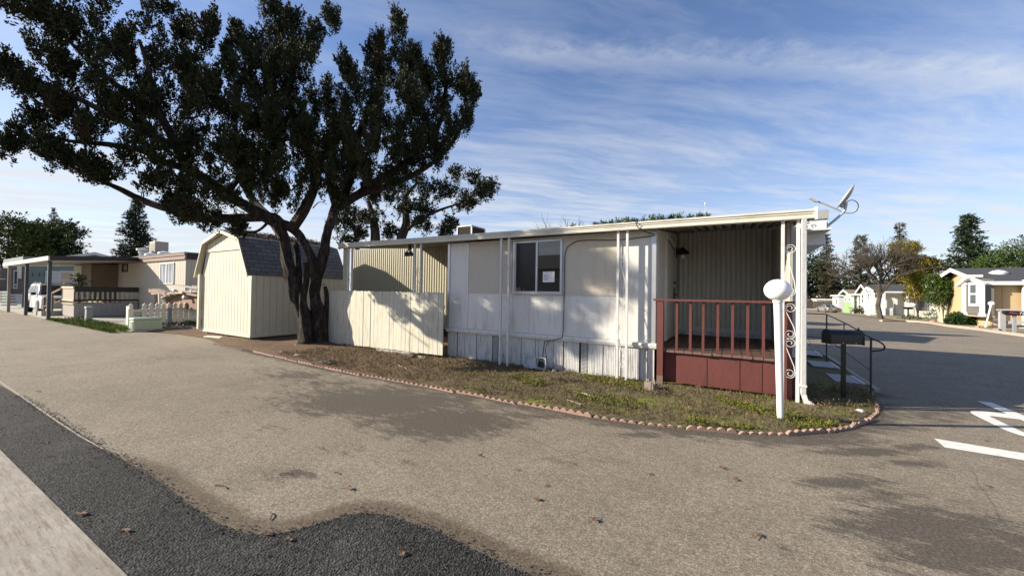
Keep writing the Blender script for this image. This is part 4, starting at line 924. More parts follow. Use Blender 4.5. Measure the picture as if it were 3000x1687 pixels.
BL = [(92,18,30,42),(130,50,40,45),(190,90,45,45),(250,25,55,45),(330,22,70,45),(405,14,38,30),(250,120,62,55),(340,110,72,65),(420,135,62,62),(505,85,48,42),(468,75,28,30),(538,70,22,26),
 (118,135,20,28),(150,160,34,35),(195,190,42,36),(250,215,55,45),(335,215,72,62),(430,225,72,62),(520,195,72,62),(8,168,24,24),(45,195,30,28),(80,225,32,28),(125,250,42,30),(175,275,48,34),(245,290,55,40),(325,305,72,46),(405,315,72,50),
 (98,305,24,34),(82,348,28,22),(120,365,30,15),(12,356,24,13),(150,392,32,20),(195,405,38,24),(235,425,34,24),(270,440,24,22),(305,395,20,10),(430,455,38,34),(392,462,20,14),(500,462,42,40),(556,498,50,28),(482,522,28,15),(430,512,24,12),(535,556,32,15),(590,572,30,14),(455,540,18,8),
 (455,385,52,44),(530,385,72,52),(610,395,72,52),(600,300,72,64),(622,228,64,58),(640,170,50,50),(700,72,46,46),(690,22,36,30),(702,128,52,52),(745,115,44,44),(800,80,26,30),(832,52,22,18),(788,125,32,34),(590,75,18,14),(612,105,24,20),(640,128,28,28),(735,60,28,28),
 (700,220,82,72),(782,215,62,62),(700,320,82,72),(790,320,82,72),(705,420,82,52),(790,430,72,52),(640,475,60,40),(735,505,52,28),(880,165,26,26),(882,200,34,30),(935,150,30,38),(952,112,18,28),(1000,52,16,26),(1008,90,20,30),(1000,130,24,28),(1040,145,13,26),(1030,175,20,26),(960,195,52,52),(1015,222,42,42),
 (1114,122,11,24),(1112,155,20,26),(1108,200,28,30),(1062,185,10,14),(1075,205,14,14),(1160,205,24,24),(1172,245,22,40),(1105,265,52,44),(1045,295,62,52),(945,285,72,62),(862,300,52,52),(1130,325,48,42),(1060,375,62,44),(962,385,82,52),(872,400,72,52),(1100,398,32,22),(905,462,72,30),(1000,445,48,26),(845,495,40,20),
 (560,300,50,40),(480,300,55,45),(370,390,34,20),(350,355,40,26),(660,450,45,40),(850,450,50,35),(300,255,50,35),(215,330,30,10),(1185,225,10,22),(1180,300,14,24),(60,20,18,18),(555,130,24,20),(700,480,50,30)]
bl = []
for x, y, rx, ry in BL:
    D = 11.2 - (max(0, 785 - x) / 785) ** .8 * 2.9 - max(0, x - 850) / 400 * .6 + random.uniform(-.7, .7) * (1 if x < 550 else .7); D *= .94
    k = D / (F / S); r_x, r_z = rx * k, ry * k; ctr = A(x, y, D)
    big = rx > 58; reps = 2 if big else 1
    for q in range(reps):
        off = (random.uniform(.5, 1.3) * (1 if q else -1) * min(1.4, r_x)) if big else 0
        c = ctr + fw * off; bl.append(((c.x, c.y, c.z), (r_x * .98, max(.28, r_x * .85), r_z * .98)))
bl = [(c, r) for c, r in bl]
random.seed(21)
sub = []                                                             # break every mass into small ropey sprays
for c, r in bl:
    n = max(6, int((18 if c[0] < -10.6 else 31) * (r[0] * r[2]) ** .75))
    for k in range(n):
        d = Vector((random.gauss(0, 1), random.gauss(0, 1), random.gauss(0, 1))).normalized(); q = random.random() ** .42
        s_ = random.uniform(.085, .17)
        sub.append(((c[0] + d.x * q * max(.02, r[0] - s_ * .45), c[1] + d.y * q * r[1], c[2] + d.z * q * max(.02, r[2] - s_ * .6)), (s_ * random.uniform(.8, 1.1), s_ * random.uniform(.8, 1.1), s_ * random.uniform(1.8, 3.0))))
print('sprays', len(sub))
cs, ax = blobpts(sub, 1150, .5, 1.6)
print('tufts', len(cs))
leaves('crown', MT['juniper'], jn, cs, ax, L=.19, Rr=.036, n=20, ll=.06, lw=.03, spread=.6)

j2 = empty('juniper_tree', tuple(Vector(gr(1150, 905)) * 1.0)[:2] + (0,), 'second dark juniper tree showing behind the left end of the awning', 'tree')
j2.location = (-12.6, 16.6, 0)
tk2 = MB(); DD = 20.5
for pts, rad in (([(942,640,DD),(945,600,DD),(940,560,DD),(925,500,DD)], [.3,.26,.22,.1]), ([(1012,640,DD),(1010,600,DD),(1022,560,DD),(1018,500,DD),(1050,460,DD)], [.3,.26,.22,.15,.06]), ([(1012,590,DD),(1040,565,DD-.2),(1080,540,DD-.4),(1130,520,DD-.6),(1200,500,DD-.8)], [.14,.11,.09,.06,.03]),
                 ([(900,640,DD),(895,590,DD),(880,550,DD)], [.14,.1,.06]), ([(942,690,DD),(985,800,DD),(990,860,DD)], [.3,.35,.4])): limb(pts, rad, 10, .1, 4, .3, tk2)
tk2.build('trunk', MT['bark'], j2, smooth='all')
BL2 = [(1185,505,34,20),(1222,482,22,20),(1238,468,10,14),(1150,442,16,24),(1192,448,11,22),(1205,470,20,18),(1120,488,44,32),(1062,520,46,28),(1135,560,16,28),(1118,588,26,16),(980,480,56,38),(900,540,46,36),(862,570,26,30),(940,555,34,20),(1062,565,30,16),(870,600,24,22),(1020,520,40,28),(910,590,30,18),(1050,470,40,40),(1165,520,24,14),(980,590,22,14)]
sub = []
for x, y, rx, ry in BL2:
    k = DD / (F / S); ctr = A(x, y, DD + random.uniform(-1, 1)); r = (rx * k, rx * k, ry * k)
    for q in range(int(9 * (r[0] * r[2]) ** .62 * 1.7) + 3):
        d = Vector((random.gauss(0, 1), random.gauss(0, 1), random.gauss(0, 1))).normalized(); u = random.random() ** .42; s_ = random.uniform(.2, .36)
        sub.append(((ctr.x + d.x * u * (r[0] - .1), ctr.y + d.y * u * r[1], ctr.z + d.z * u * (r[2] - .1)), (s_, s_, s_ * 1.3)))
cs, ax = blobpts(sub, 170, .5, .9); leaves('crown', MT['juniper_far'], j2, cs, ax, L=.25, Rr=.07, n=11, ll=.14, lw=.06)

# ---------------------------------------------------------------- yard things
def tub(x, label, dark):
    t = empty('plastic_tub', (x, 7.0, .05), label, 'tub', 'white plastic tubs leaning on the skirting')
    def rr(w_, h_, r_, n=4): return [(sx2 * (w_ - r_) + r_ * math.cos(a), sz * (h_ - r_) + r_ * math.sin(a)) for sx2, sz, a0 in ((1, 1, 0), (-1, 1, PI / 2), (-1, -1, PI), (1, -1, 1.5 * PI)) for a in [a0 + PI / 2 * k / n for k in range(n + 1)]]
    b_ = MB(); V = []; rings = [(.128, .122, 0), (.128, .122, .012), (.112, .106, .012), (.098, .092, -.0 + .05), (.0, .0, .05)]
    outs = rr(.13, .122, .04); V += [(x + u, 6.94, .17 + v) for u, v in outs]; V += [(x + u * .86, 6.943, .17 + v * .86) for u, v in outs]; V += [(x + u * .74, 7.0, .17 + v * .74) for u, v in outs]; n = len(outs)
    Fc = [(i, (i + 1) % n, n + (i + 1) % n, n + i) for i in range(n)] + [(n + i, n + (i + 1) % n, 2 * n + (i + 1) % n, 2 * n + i) for i in range(n)] + [tuple(range(2 * n, 3 * n))]
    V += [(x + u, 6.955, .17 + v) for u, v in outs]; Fc += [(3 * n + i, 3 * n + (i + 1) % n, (i + 1) % n, i) for i in range(n)]; V += [(x + u * .78, 7.01, .17 + v * .78) for u, v in outs]; Fc += [(4 * n + i, 4 * n + (i + 1) % n, 3 * n + (i + 1) % n, 3 * n + i) for i in range(n)]
    b_.add(V, Fc).build('shell', mm('tub_white', (.6, .62, .63), .4, .1, 6, (.3, .27, .22), .4), t)
    if dark:
        d = MB(); pts = [(x - .06, 6.975, .1), (x - .02, 6.96, .24), (x + .03, 6.97, .26), (x + .05, 6.96, .1), (x - .04, 6.965, .12)]; d.tube(spline(pts, 4), .014, 6); d.box(x - .05, x + .06, 6.975, 6.99, .09, .2); d.build('meter', MT['dark_metal'], t)
    return t
tub(-3.62, 'white plastic tub, the left of the two leaning on the skirting', False); tub(-3.365, 'white plastic tub holding a dark meter at the cable end', True)
def rough(name, c, r, m, label, cat, seed=0, group=None, par=None):
    rs = random.Random(seed); bm = MB(); nu, nv = 8, 6; V = []
    for i in range(nv + 1):
        for k in range(nu):
            a, e = 2 * PI * k / nu, -PI / 2 + PI * i / nv; q = 1 + rs.uniform(-.22, .22) if 0 < i < nv else 1
            V.append((c[0] + r[0] * q * math.cos(a) * math.cos(e), c[1] + r[1] * q * math.sin(a) * math.cos(e), c[2] + r[2] * q * math.sin(e)))
    bm.add(V, [(i * nu + k, i * nu + (k + 1) % nu, (i + 1) * nu + (k + 1) % nu, (i + 1) * nu + k) for i in range(nv) for k in range(nu)])
    return tag(bm.build(name, m, par), label, cat, group)
sp = empty('tree_stump', (-1.14, 6.55, 0), 'short split grey tree stump in the grass before the porch corner', 'stump')
b_ = MB(); random.seed(9)
for k in range(16):
    a = 2 * PI * k / 16; r = .085; h = random.uniform(.12, .2); b_.bar((-1.14 + r * math.cos(a), 6.55 + r * math.sin(a), 0), (-1.14 + r * .95 * math.cos(a), 6.55 + r * .95 * math.sin(a), h), .04)
b_.lathe([(.08, 0), (.075, .16)], (-1.14, 6.55, 0), 12); b_.build('wood', MT['wood_grey'], sp)
for i, (x, y, r, lab, k) in enumerate(((-6.6, 6.6, (.16, .12, .09), 'dark gnarled root knot below the cream gate', 'twig'), (-6.3, 6.62, (.2, .06, .04), 'brown wood chunk beside the root knot under the gate', 'wood_grey'),
      (-9.6, 5.2, (.16, .06, .04), 'dark rotten log on the soil left of the yard edging', 'twig'), (-8.9, 5.15, (.14, .07, .03), 'pale flat rock on the soil behind the edging', 'rock'), (-7.6, 5.0, (.24, .08, .04), 'pile of dark bark on the yard edging', 'bark_grey'),
      (-10.4, 6.0, (.07, .05, .05), 'small pale stone at the foot of the big tree', 'rock'), (-3.05, 6.93, (.06, .05, .05), 'small grey stone beside the white tubs', 'rock'), (1.55, 6.93, (.06, .045, .03), 'small pale pebble on the shaded grass near the mailbox', 'white_trim'))):
    rough('rock' if 'rock' in lab or 'stone' in lab or 'pebble' in lab else 'log', (x, y, .04), r, MT[k], lab, 'debris', i)
random.seed(31)
def debris(name, c, rx, ry, n, label, m='twig', ln=.16):
    b_ = MB()
    for k in range(n):
        a = random.uniform(0, 2 * PI); x, y = c[0] + rx * random.gauss(0, .45), c[1] + ry * random.gauss(0, .45); l = random.uniform(.4, 1) * ln; z = random.uniform(.04, .08)
        b_.tube([(x, y, z), (x + l * .5 * math.cos(a), y + l * .5 * math.sin(a), z + random.uniform(0, .03)), (x + l * math.cos(a + .4), y + l * math.sin(a + .4), z - .01)], [.009, .008, .003], 5)
    return tag(b_.build(name, MT[m]), label, 'debris')
debris('root_heap', (-4.9, 6.55), .55, .22, 90, 'heap of dark roots and twigs in front of the left awning posts')
debris('root_heap', (-2.6, 6.3), .4, .14, 70, 'heap of dark roots and twigs left of the right awning posts')
debris('twig_pile', (-.95, 6.35), .25, .12, 26, 'few dark twigs beside the tree stump')
debris('twig_pile', (-7.5, 5.05), .35, .12, 40, 'dark twigs lying over the red edging', ln=.12)
debris('dry_plant', (1.08, 7.0), .07, .07, 60, 'dry brown weed clump at the foot of the downspout', 'leaf_dead', .12)
for p, q, lab in (((-2.0, 5.65), (-1.75, 5.5), 'pale straight stick lying on the grass left of the lamp post'), ((-2.05, 5.15), (-1.8, 5.05), 'pale short stick near the front edging'), ((-6.0, 5.6), (-5.6, 5.45), 'thin pale stick on the brown soil before the fence')):
    tag(MB().tube([(p[0], p[1], .06), (q[0], q[1], .06)], .008, 6).build('stick', MT['wood']), lab, 'stick')
# scalloped edging
def edging(pts, label, group, unit_=.56, sc=.112, h=.062, gap=.01):
    P = [Vector((x, y, 0)) for x, y in pts]; Ls = [0]
    for a, b in zip(P, P[1:]): Ls.append(Ls[-1] + (b - a).length)
    def pt(s_):
        for i in range(len(P) - 1):
            if s_ <= Ls[i + 1] or i == len(P) - 2: return P[i].lerp(P[i + 1], (s_ - Ls[i]) / (Ls[i + 1] - Ls[i]))
    s_ = 0; i = 0; out = []
    while s_ + unit_ * .6 < Ls[-1]:
        e = min(s_ + unit_, Ls[-1]); a, b = pt(s_), pt(e); d = (b - a).normalized(); nn = Vector((-d.y, d.x, 0)); L_ = (b - a).length - gap; ns_ = max(1, round(L_ / sc)); p_ = L_ / ns_; sink = random.uniform(-.036, -.004); prof = [(0, -.06)]
        for k in range(ns_):
            for t in np.linspace(.0, 1, 7)[:-1]: prof.append((k * p_ + t * p_, h - .034 * (1 - math.sin(PI * t)) + sink))
        prof += [(L_, h - .034 + sink), (L_, -.06)]; yaw = random.uniform(-.07, .07); dd = (d + nn * yaw).normalized()
        o = MB().prism([a + dd * u + Vector((0, 0, v)) for u, v in prof], Vector((-dd.y, dd.x, 0)) * .04).build('edging_brick', MT['terracotta'], None, bevel=.006)
        out.append(tag(o, label, 'edging brick', group)); s_ = e; i += 1
    return out
edging([(x, y - .03) for x, y in EDGE[4:19]][::1], 'scalloped red terracotta edging brick in the long row between asphalt and yard', 'scalloped edging bricks along the yard')
edging([(-1.0, 6.98), (.1, 6.9)], 'scalloped red edging brick in the short row under the porch', 'edging bricks under the porch')
edging([(-11.3, 6.6), (-11.0, 5.95), (-10.55, 5.3)], 'dirt covered edging brick in the row beside the tree foot', 'edging bricks beside the tree')
# fallen leaves
for i, (x, y, lab) in enumerate(((1350, 1258, 'brown fallen leaf in the middle of the pale asphalt'), (878, 1230, 'small brown leaf left of centre on pale asphalt'), (728, 1360, 'orange brown leaf on the dark patch near its left bay'), (315, 1338, 'orange leaf on the dark strip beside the sidewalk'), (1012, 1395, 'brown leaf on the dark patch at the bottom edge'),
     (676, 1345, 'curled leaf with stem on the dark patch'), (1815, 1178, 'brown leaf right of centre below the edging'), (1852, 1208, 'small dark leaf on the right asphalt'), (1208, 1148, 'tiny brown leaf beside a damp stain'), (1906, 1348, 'flattened brown leaf on the lower right asphalt'), (1495, 1310, 'small tan leaf at the lower centre'), (205, 1295, 'brown leaf near the sidewalk edge'))):
    p = gr(x * S, y * S); n = 9; a0 = random.uniform(0, 6); V = [(p.x, p.y, .016)]
    for k in range(n): a = a0 + 2 * PI * k / n; r = .021 * (1 + .35 * math.cos(3 * a + i)) * (1.3 if k % 2 else .8); V.append((p.x + r * math.cos(a) * 1.25, p.y + r * math.sin(a), .008 + random.uniform(0, .016)))
    b_ = MB().add(V, [(0, 1 + k, 1 + (k + 1) % n) for k in range(n)]); b_.tube([(p.x, p.y, .014), (p.x + .03 * math.cos(a0), p.y + .03 * math.sin(a0), .012), (p.x + .06 * math.cos(a0), p.y + .06 * math.sin(a0), .008)], .0022, 4)
    tag(b_.build('fallen_leaf', MT['leaf_dead']), lab, 'leaf')
for x, y, a, l, lab in ((540, 1222, .2, .14, 'small dark twig on the pale asphalt left of centre'), (700, 1195, .6, .12, 'curved dark twig beside the damp oval stain'), (680, 1290, -.5, .1, 'short twig near the dark patch edge'), (840, 1190, .1, .06, 'pale short twig near the bottom centre'), (100, 1115, .4, .1, 'pale twig on the dark asphalt strip'), (90, 985, .3, .12, 'dead leaf scrap on the concrete gutter edge')):
    p = gr(x * S, y * S); tag(MB().tube(spline([(p.x, p.y, .008), (p.x + l * .5 * math.cos(a), p.y + l * .5 * math.sin(a) + .015, .012), (p.x + l * math.cos(a), p.y + l * math.sin(a), .007)], 4), .004, 5).build('twig', MT['twig']), lab, 'twig')

# ---------------------------------------------------------------- neighbours on the left
def z0_(p): return Vector((p.x, p.y, 0))
def d1(x, y, Y): return onY(x / 4.83, 650 + y / 4.83, Y)
def d2(x, y, Y): return onY(300 + x / 4.83, 700 + y / 4.83, Y)
lh = empty('mobile_home', (-29, 9.5, 0), 'tan mobile home with brown roof band and curtained window behind the picket fence', 'mobile home')
YW = 7.75; XR = -22.9; zt_, zb_ = 3.34, 3.0
w = MB(); w.ribbed((-40, YW, 0), (XR, YW, 0), .05, zb_, (0, -1, 0), .2, .012, ((0,0),(.08,1),(.92,1),(1,0))); w.build('front_wall', MT['tan_siding'], lh)
w = MB(); w.ribbed((XR, YW, 0), (XR, 12.0, 0), .05, zb_, (1, 0, 0), .2, .012, ((0,0),(.08,1),(.92,1),(1,0))); w.build('side_wall', MT['tan_siding'], lh)
b_ = MB(); b_.box(-40, XR - .02, YW + .02, 12, .06, zb_); b_.build('body', MT['tan_siding'], lh)
f = MB(); f.box(-40, XR + .08, YW - .09, YW + .0, zb_, zb_ + .1); f.box(-40, XR + .05, YW - .06, YW + .0, zb_ + .1, zb_ + .2); f.box(-40, XR + .08, YW - .1, YW + .0, zb_ + .2, zt_ - .03)
f.build('roof_band', MT['brown_trim'], lh); MB().box(XR + .0, XR + .06, YW + .0, 12, zb_, zt_ - .03).build('roof_band', MT['dark_brown'], lh)
MB().prism([(-40, YW - .12, zt_ - .03), (XR + .1, YW - .12, zt_ - .03), (XR + .1, 12, zt_ - .03), (-40, 12, zt_ - .03)], (0, 0, .04)).build('roof', MT['roofing'], lh)
a, b = d2(825, 350, YW), d2(1020, 640, YW); fx0, fx1, fz0, fz1 = a.x, b.x, b.z, a.z
f = MB(); t_ = .07; yy = YW - .05
f.box(fx0, fx0 + t_ * 1.6, yy, YW + .01, fz0, fz1); f.box(fx1 - t_, fx1, yy, YW + .01, fz0, fz1); f.box(fx0, fx1, yy - .005, YW + .01, fz0, fz0 + .05); f.box(fx0, fx1, yy - .005, YW + .01, fz1 - .05, fz1); f.box((fx0 + fx1) / 2 - .03, (fx0 + fx1) / 2 + .03, yy, YW + .01, fz0, fz1)
wn = f.build('window', MT['white_trim'], lh)
MB().box(fx0 + .06, fx1 - .06, YW - .025, YW - .015, fz0 + .04, fz1 - .04).build('pane', MT['glass_curtain'], wn)
cu = MB(); 
for k, xx in enumerate(np.linspace(fx0 + .15, fx1 - .1, 9)):
    if k not in (2, 6): cu.prism([(xx, YW - .03, fz0 + .06), (xx + .09, YW - .03, fz0 + .06), (xx + .07, YW - .03, fz1 - .06), (xx - .02, YW - .03, fz1 - .06)], (0, .003, 0))
cu.build('curtain', mm('curtain', (.5, .55, .6), .9), wn)
a, b = d2(285, 360, YW), d2(365, 465, YW)
wn = MB().box(a.x, b.x, YW - .04, YW, b.z, a.z).build('window', MT['dark_brown'], lh); MB().box(a.x + .45, b.x - .1, YW - .045, YW - .042, b.z + .1, a.z - .08).build('pane', MT['grey_siding'], wn)
a, b = d1(1530, 650, YW), d1(1590, 880, YW)
dr = MB().box(a.x, b.x, YW - .05, YW, .8, a.z).build('door', MT['dark_brown'], lh); MB().box(a.x + .2, b.x + .3, YW - .12, YW - .05, a.z - .35, a.z - .22).build('porch_light', MT['grey_siding'], dr)
# enclosed bay at the far end of the wall, cream edge then brown boards
a, b = d1(1060, 640, 6.6), d1(1285, 880, 6.6)
MB().box(a.x, b.x, 6.6, YW, .8, 2.95).build('entry_bay', mm('bay_brown', (.2, .16, .12), .8, .2, 2), lh); MB().box(a.x - .03, a.x + 1.6, 6.57, 6.6, .8, 2.9).build('bay_panel', MT['cream_shed'], lh)
# roof items
ck = empty('rooftop_cooler', (-27.2, 9.2, zt_), 'tan evaporative cooler box on the roof of the tan home', 'cooler')
p = d2(668, 60, 9.0); q = d2(745, 30, 9.0); q2 = d2(940, 45, 9.0)
cy2 = onX(300 + 938 / 4.83, 709, q.x).y; MB().box(p.x, q.x, 9.0, cy2, zt_, q.z).build('casing', MT['cooler_tan'], ck); lv = MB()
for k in range(14): lv.box(p.x + .1, q.x - .1, 8.985, 8.999, zt_ + .25 + k * .06, zt_ + .27 + k * .06)
lv.build('louvre', MT['grey_siding'], ck)
p = d2(568, 245, 8.6); vp = empty('vent_pipe', (p.x, 8.6, zt_), 'white flue pipe with cap left of the tan roof cooler', 'vent')
MB().lathe([(.14, -.05), (.16, .35), (.2, .4), (.2, .5), (.15, .52), (.3, .56), (.3, .68), (.05, .72)], (p.x, 8.6, zt_), 14).build('pipe', MT['white_trim'], vp, smooth=True)
for x_, lab in ((690, 'low round roof vent left of the tan cooler'), (880, 'low round roof vent right of the tan cooler')):
    p = d2(x_, 230, 8.2); v_ = empty('roof_vent', (p.x, 8.2, zt_), lab, 'vent', 'roof vents on the tan home'); MB().lathe([(.12, -.05), (.14, .1), (.3, .12), (.28, .2), (.1, .27)], (p.x, 8.2, zt_), 14).build('cap', MT['white_trim'], v_, smooth=True)
# carport
cp = empty('carport', (-33, 5.9, 0), 'flat carport roof on three dark posts over a parked white car', 'carport')
q = [(-38.8, 4.22, 2.82), (-27.2, 4.22, 2.84), (-28.9, 7.66, 3.13), (-40.5, 7.66, 3.11)]
MB().prism(q, (0, 0, .1)).build('roof', MT['carport_white'], cp)
f = MB(); f.bar((-38.85, 4.17, 2.87), (-27.15, 4.17, 2.89), .09, .2); f.build('front_fascia', MT['carport_white'], cp)
f = MB(); f.bar((-27.15, 4.17, 2.89), (-28.87, 7.62, 3.19), .06, .22); f.build('side_fascia', MT['dark_brown'], cp)
pn = MB()
for k in range(34):
    x = -38.6 + k * .335; pn.prism([(x, 4.3, 2.8), (x + .15, 4.3, 2.8), (x - 1.55, 7.6, 3.1), (x - 1.7, 7.6, 3.1)], (0, 0, -.03))
pn.build('roof_pan', MT['carport_white'], cp)
for (x, y), m in (((-37.6, 4.25), 'wood_grey'), ((-33.0, 4.3), 'blue_grey'), ((-28.1, 4.33), 'dark_brown')): MB().box(x - .06, x + .06, y - .06, y + .06, 0, 2.84).build('post', mm('post_blue', (.06, .07, .085), .6) if m != 'wood_grey' else MT['wood_grey'], cp)
# raised deck
dk = empty('porch_deck', (-30.1, 6.5, 0), 'grey raised deck with dark brown railing beside the carport', 'deck')
dx0, dx1, dy0, dy1 = -31.35, -28.95, 5.28, 7.68
w = MB(); w.box(dx0, dx1, dy0, dy0 + .04, .04, .62); w.build('front_skirt', mm('deck_grey', (.34, .3, .28), .85, .1, 3), dk)
w = MB(); w.ribbed((dx1, dy0, 0), (dx1, dy1, 0), .04, .72, (1, 0, 0), .2, .012, ((0,0),(.1,1),(.9,1),(1,0))); w.build('side_skirt', MT['grey_siding'], dk)
MB().box(dx0, dx1, dy0 - .03, dy1, .66, .74).build('floor', MT['wood'], dk)
w = MB()
for k in range(20): x = dx0 + .02 + k * .118; w.box(x, x + .085, dy0 - .01, dy0 + .01, .82, 1.5)
w.build('front_slats', MT['tan_siding'], dk); MB().box(dx0 - .1, dx1 + .04, dy0 - .05, dy0 + .05, 1.5, 1.6).box(dx0, dx1, dy0 - .03, dy0 - .012, .84, .92).build('front_rail', MT['tan_siding'], dk)
MB().box(dx1 - .03, dx1 + .05, dy0, dy1, 1.33, 1.6).box(dx1 + .0, dx1 + .04, dy0, dy1, .84, .93).build('side_rail', MT['dark_brown'], dk)
w = MB()
for k in range(13): y = dy0 + .05 + k * .185; w.box(dx1 - .01, dx1 + .02, y, y + .07, .76, 1.34)
w.build('side_slats', MT['tan_siding'], dk)
pl = MB(); rp = Vector((-30.9, 5.8, 0))
c_ = np.array([[-29.9 + random.uniform(-.25, .25), 5.6 + random.uniform(-.15, .15), 1.6 + random.uniform(0, .55)] for _ in range(14)])
pt = empty('potted_plant', (-29.9, 5.6, .74), 'dark leafy potted plant standing on the grey deck', 'plant'); MB().lathe([(.12, 0), (.17, .3), (.15, .3)], (-29.9, 5.6, .74), 12).build('pot', MT['terracotta'], pt)
leaves('leaves', MT['broadleaf'], pt, c_, RNG.normal(0, 1, (14, 3)) + [0, 0, .6], L=.3, Rr=.12, n=8, ll=.2, lw=.07)
MB().tube([(-29.9, 5.6, 1.0), (-29.9, 5.6, 1.9)], .02).build('stem', MT['twig'], pt)
rm = empty('ramp', (-31.9, 5.6, 0), 'low wooden ramp with brown handrail leading up to the grey deck', 'ramp')
MB().prism([(-31.4, 4.6, 0), (-31.4, 4.6, .28), (-33.3, 4.6, .2), (-33.3, 4.6, 0)], (0, .9, 0)).build('ramp_board', MT['deck_board'] if False else MT['concrete'], rm)
f = MB(); f.bar((-33.4, 4.95, .95), (-31.35, 5.3, 1.5), .08, .1); f.bar((-33.3, 4.97, .0), (-33.3, 4.97, 1.0), .07); f.bar((-32.3, 5.1, .1), (-32.3, 5.1, 1.2), .07); f.bar((-33.3, 4.97, .45), (-31.35, 5.3, .85), .06); f.build('handrail', MT['brown_trim'], rm)
# vehicles ---------------------------------------------------------
def car(name, loc, rz, prof, gl, W, wheels, wr, paint, label, group=None, rails=False):
    """prof: body side outline (x,z); gl: roof/greenhouse outline with window band; +X is the nose"""
    t = empty(name, loc, label, 'car', group); O = Vector(loc)
    def P(x, y, z): return (O.x + x, O.y + y, O.z + z)
    def shell(pr, w0, w1, zmid, ztop):
        V = []; Fc = []; n = len(pr)
        for sgn in (-1, 1):
            for x, z in pr:
                k = min(1, max(0, (z - zmid) / (ztop - zmid))); V.append(P(x, sgn * (w0 + (w1 - w0) * k) / 2, z))
        Fc = [tuple(range(n)), tuple(range(2 * n - 1, n - 1, -1))] + [(i, n + i, n + (i + 1) % n, (i + 1) % n) for i in range(n)]
        return MB().add(V, [f_[::-1] for f_ in Fc])
    zt2 = max(z for x, z in gl); zb2 = min(z for x, z in gl)
    shell(prof, W, W * .96, prof[0][1], max(z for x, z in prof)).build('body', paint, t, smooth=True, bevel=.05)
    shell(gl, W * .95, W * .76, zb2, zt2).build('cabin', paint, t, smooth=True, bevel=.03)
    n = len(gl); cx_ = sum(x for x, z in gl) / n
    # window bands
    def sidew(xa, xb, za, zb, inset=.1):
        for sgn in (-1, 1):
            def yy(z): k = (z - zb2) / (zt2 - zb2); return sgn * ((W * .95 + (W * .76 - W * .95) * k) / 2 + .012)
            q = [(xa, za), (xb, za), (xb - inset if xb > cx_ else xb, zb), (xa + inset if xa < cx_ else xa, zb)]
            MB().prism([P(x, yy(z) , z) for x, z in q], (0, -sgn * .01, 0)).build('window', MT['glass_house'], t)
    for s_ in wheels['win']: sidew(*s_)
    for (xa, za), (xb, zb) in wheels['screens']:
        d = Vector((xb - xa, 0, zb - za)).normalized(); nn = Vector((d.z, 0, -d.x)); nn = nn if nn.x * (xa - cx_) > 0 else -nn; nn = nn * .012
        MB().prism([P(xa + nn.x, -W * .42, za + nn.z), P(xa + nn.x, W * .42, za + nn.z), P(xb + nn.x, W * .34, zb + nn.z), P(xb + nn.x, -W * .34, zb + nn.z)], nn * .3).build('windscreen', MT['glass_house'], t)
    for wx in wheels['x']:
        for sgn in (-1, 1):
            whl = MB(); yc = O.y + sgn * (W / 2 - .08); V = []
            for y, r in ((-.11, wr * .82), (-.09, wr), (.09, wr), (.11, wr * .82)):
                for k in range(22): a = 2 * PI * k / 22; V.append((O.x + wx + r * math.cos(a), yc + y * sgn * -1 * -1, O.z + wr + r * math.sin(a)))
            Fc = [(i * 22 + k, i * 22 + (k + 1) % 22, (i + 1) * 22 + (k + 1) % 22, (i + 1) * 22 + k) for i in range(3) for k in range(22)] + [tuple(range(22)), tuple(range(66, 88))]
            wo = whl.add(V, Fc).build('wheel', MT['tyre'], t)
            V = [(O.x + wx + .62 * wr * math.cos(2 * PI * k / 16), yc + sgn * .12, O.z + wr + .62 * wr * math.sin(2 * PI * k / 16)) for k in range(16)]
            MB().prism(V, (0, -sgn * .03, 0)).build('rim', MT['rim'], wo)
            ar = MB(); V = [(O.x + wx + (wr + .07) * math.cos(PI * k / 12), O.y + sgn * (W / 2 + .004), O.z + wr + (wr + .07) * math.sin(PI * k / 12)) for k in range(13)]; ar.prism(V, (0, -sgn * .004, 0)).build('wheel_arch', MT['black_rubber'], t)
    nose, tail = max(x for x, z in prof), min(x for x, z in prof); zl = wheels['lz']
    for sgn in (-1, 1):
        MB().box(*sorted((O.x + nose - .06, O.x + nose + .012)), *sorted((O.y + sgn * W * .28, O.y + sgn * W * .46)), O.z + zl, O.z + zl + .16).build('headlight', MT['headlamp'], t)
        MB().box(O.x + tail - .012, O.x + tail + .06, *sorted((O.y + sgn * W * .3, O.y + sgn * W * .46)), O.z + zl + .05, O.z + zl + .22).build('taillight', MT['taillamp'], t)
        MB().box(O.x + wheels['mir'] - .06, O.x + wheels['mir'] + .06, *sorted((O.y + sgn * (W / 2 - .02), O.y + sgn * (W / 2 + .17))), O.z + zb2 + .0, O.z + zb2 + .17).build('mirror', paint if not rails else MT['dark_metal'], t, bevel=.02)
    MB().box(O.x + nose - .02, O.x + nose + .06, O.y - W * .45, O.y + W * .45, O.z + .32, O.z + .52).build('bumper', paint, t, bevel=.03); MB().box(O.x + tail - .06, O.x + tail + .02, O.y - W * .45, O.y + W * .45, O.z + .32, O.z + .52).build('bumper', paint, t, bevel=.03)
    MB().box(O.x + nose + .001, O.x + nose + .014, O.y - W * .2, O.y + W * .2, O.z + zl, O.z + zl + .13).build('grille', MT['dark_metal'], t)
    MB().box(O.x + tail - .07, O.x + tail - .062, O.y - .16, O.y + .16, O.z + zl + .02, O.z + zl + .12).build('plate', MT['paper'], t)
    sl_ = MB()
    for xx in wheels['seams']: 
        for sgn in (-1, 1): sl_.box(O.x + xx, O.x + xx + .012, O.y + sgn * (W / 2 + .003) - .003, O.y + sgn * (W / 2 + .003) + .003, O.z + .35, O.z + zb2 - .03)
    sl_.build('door_seam', MT['dark_metal'], t)
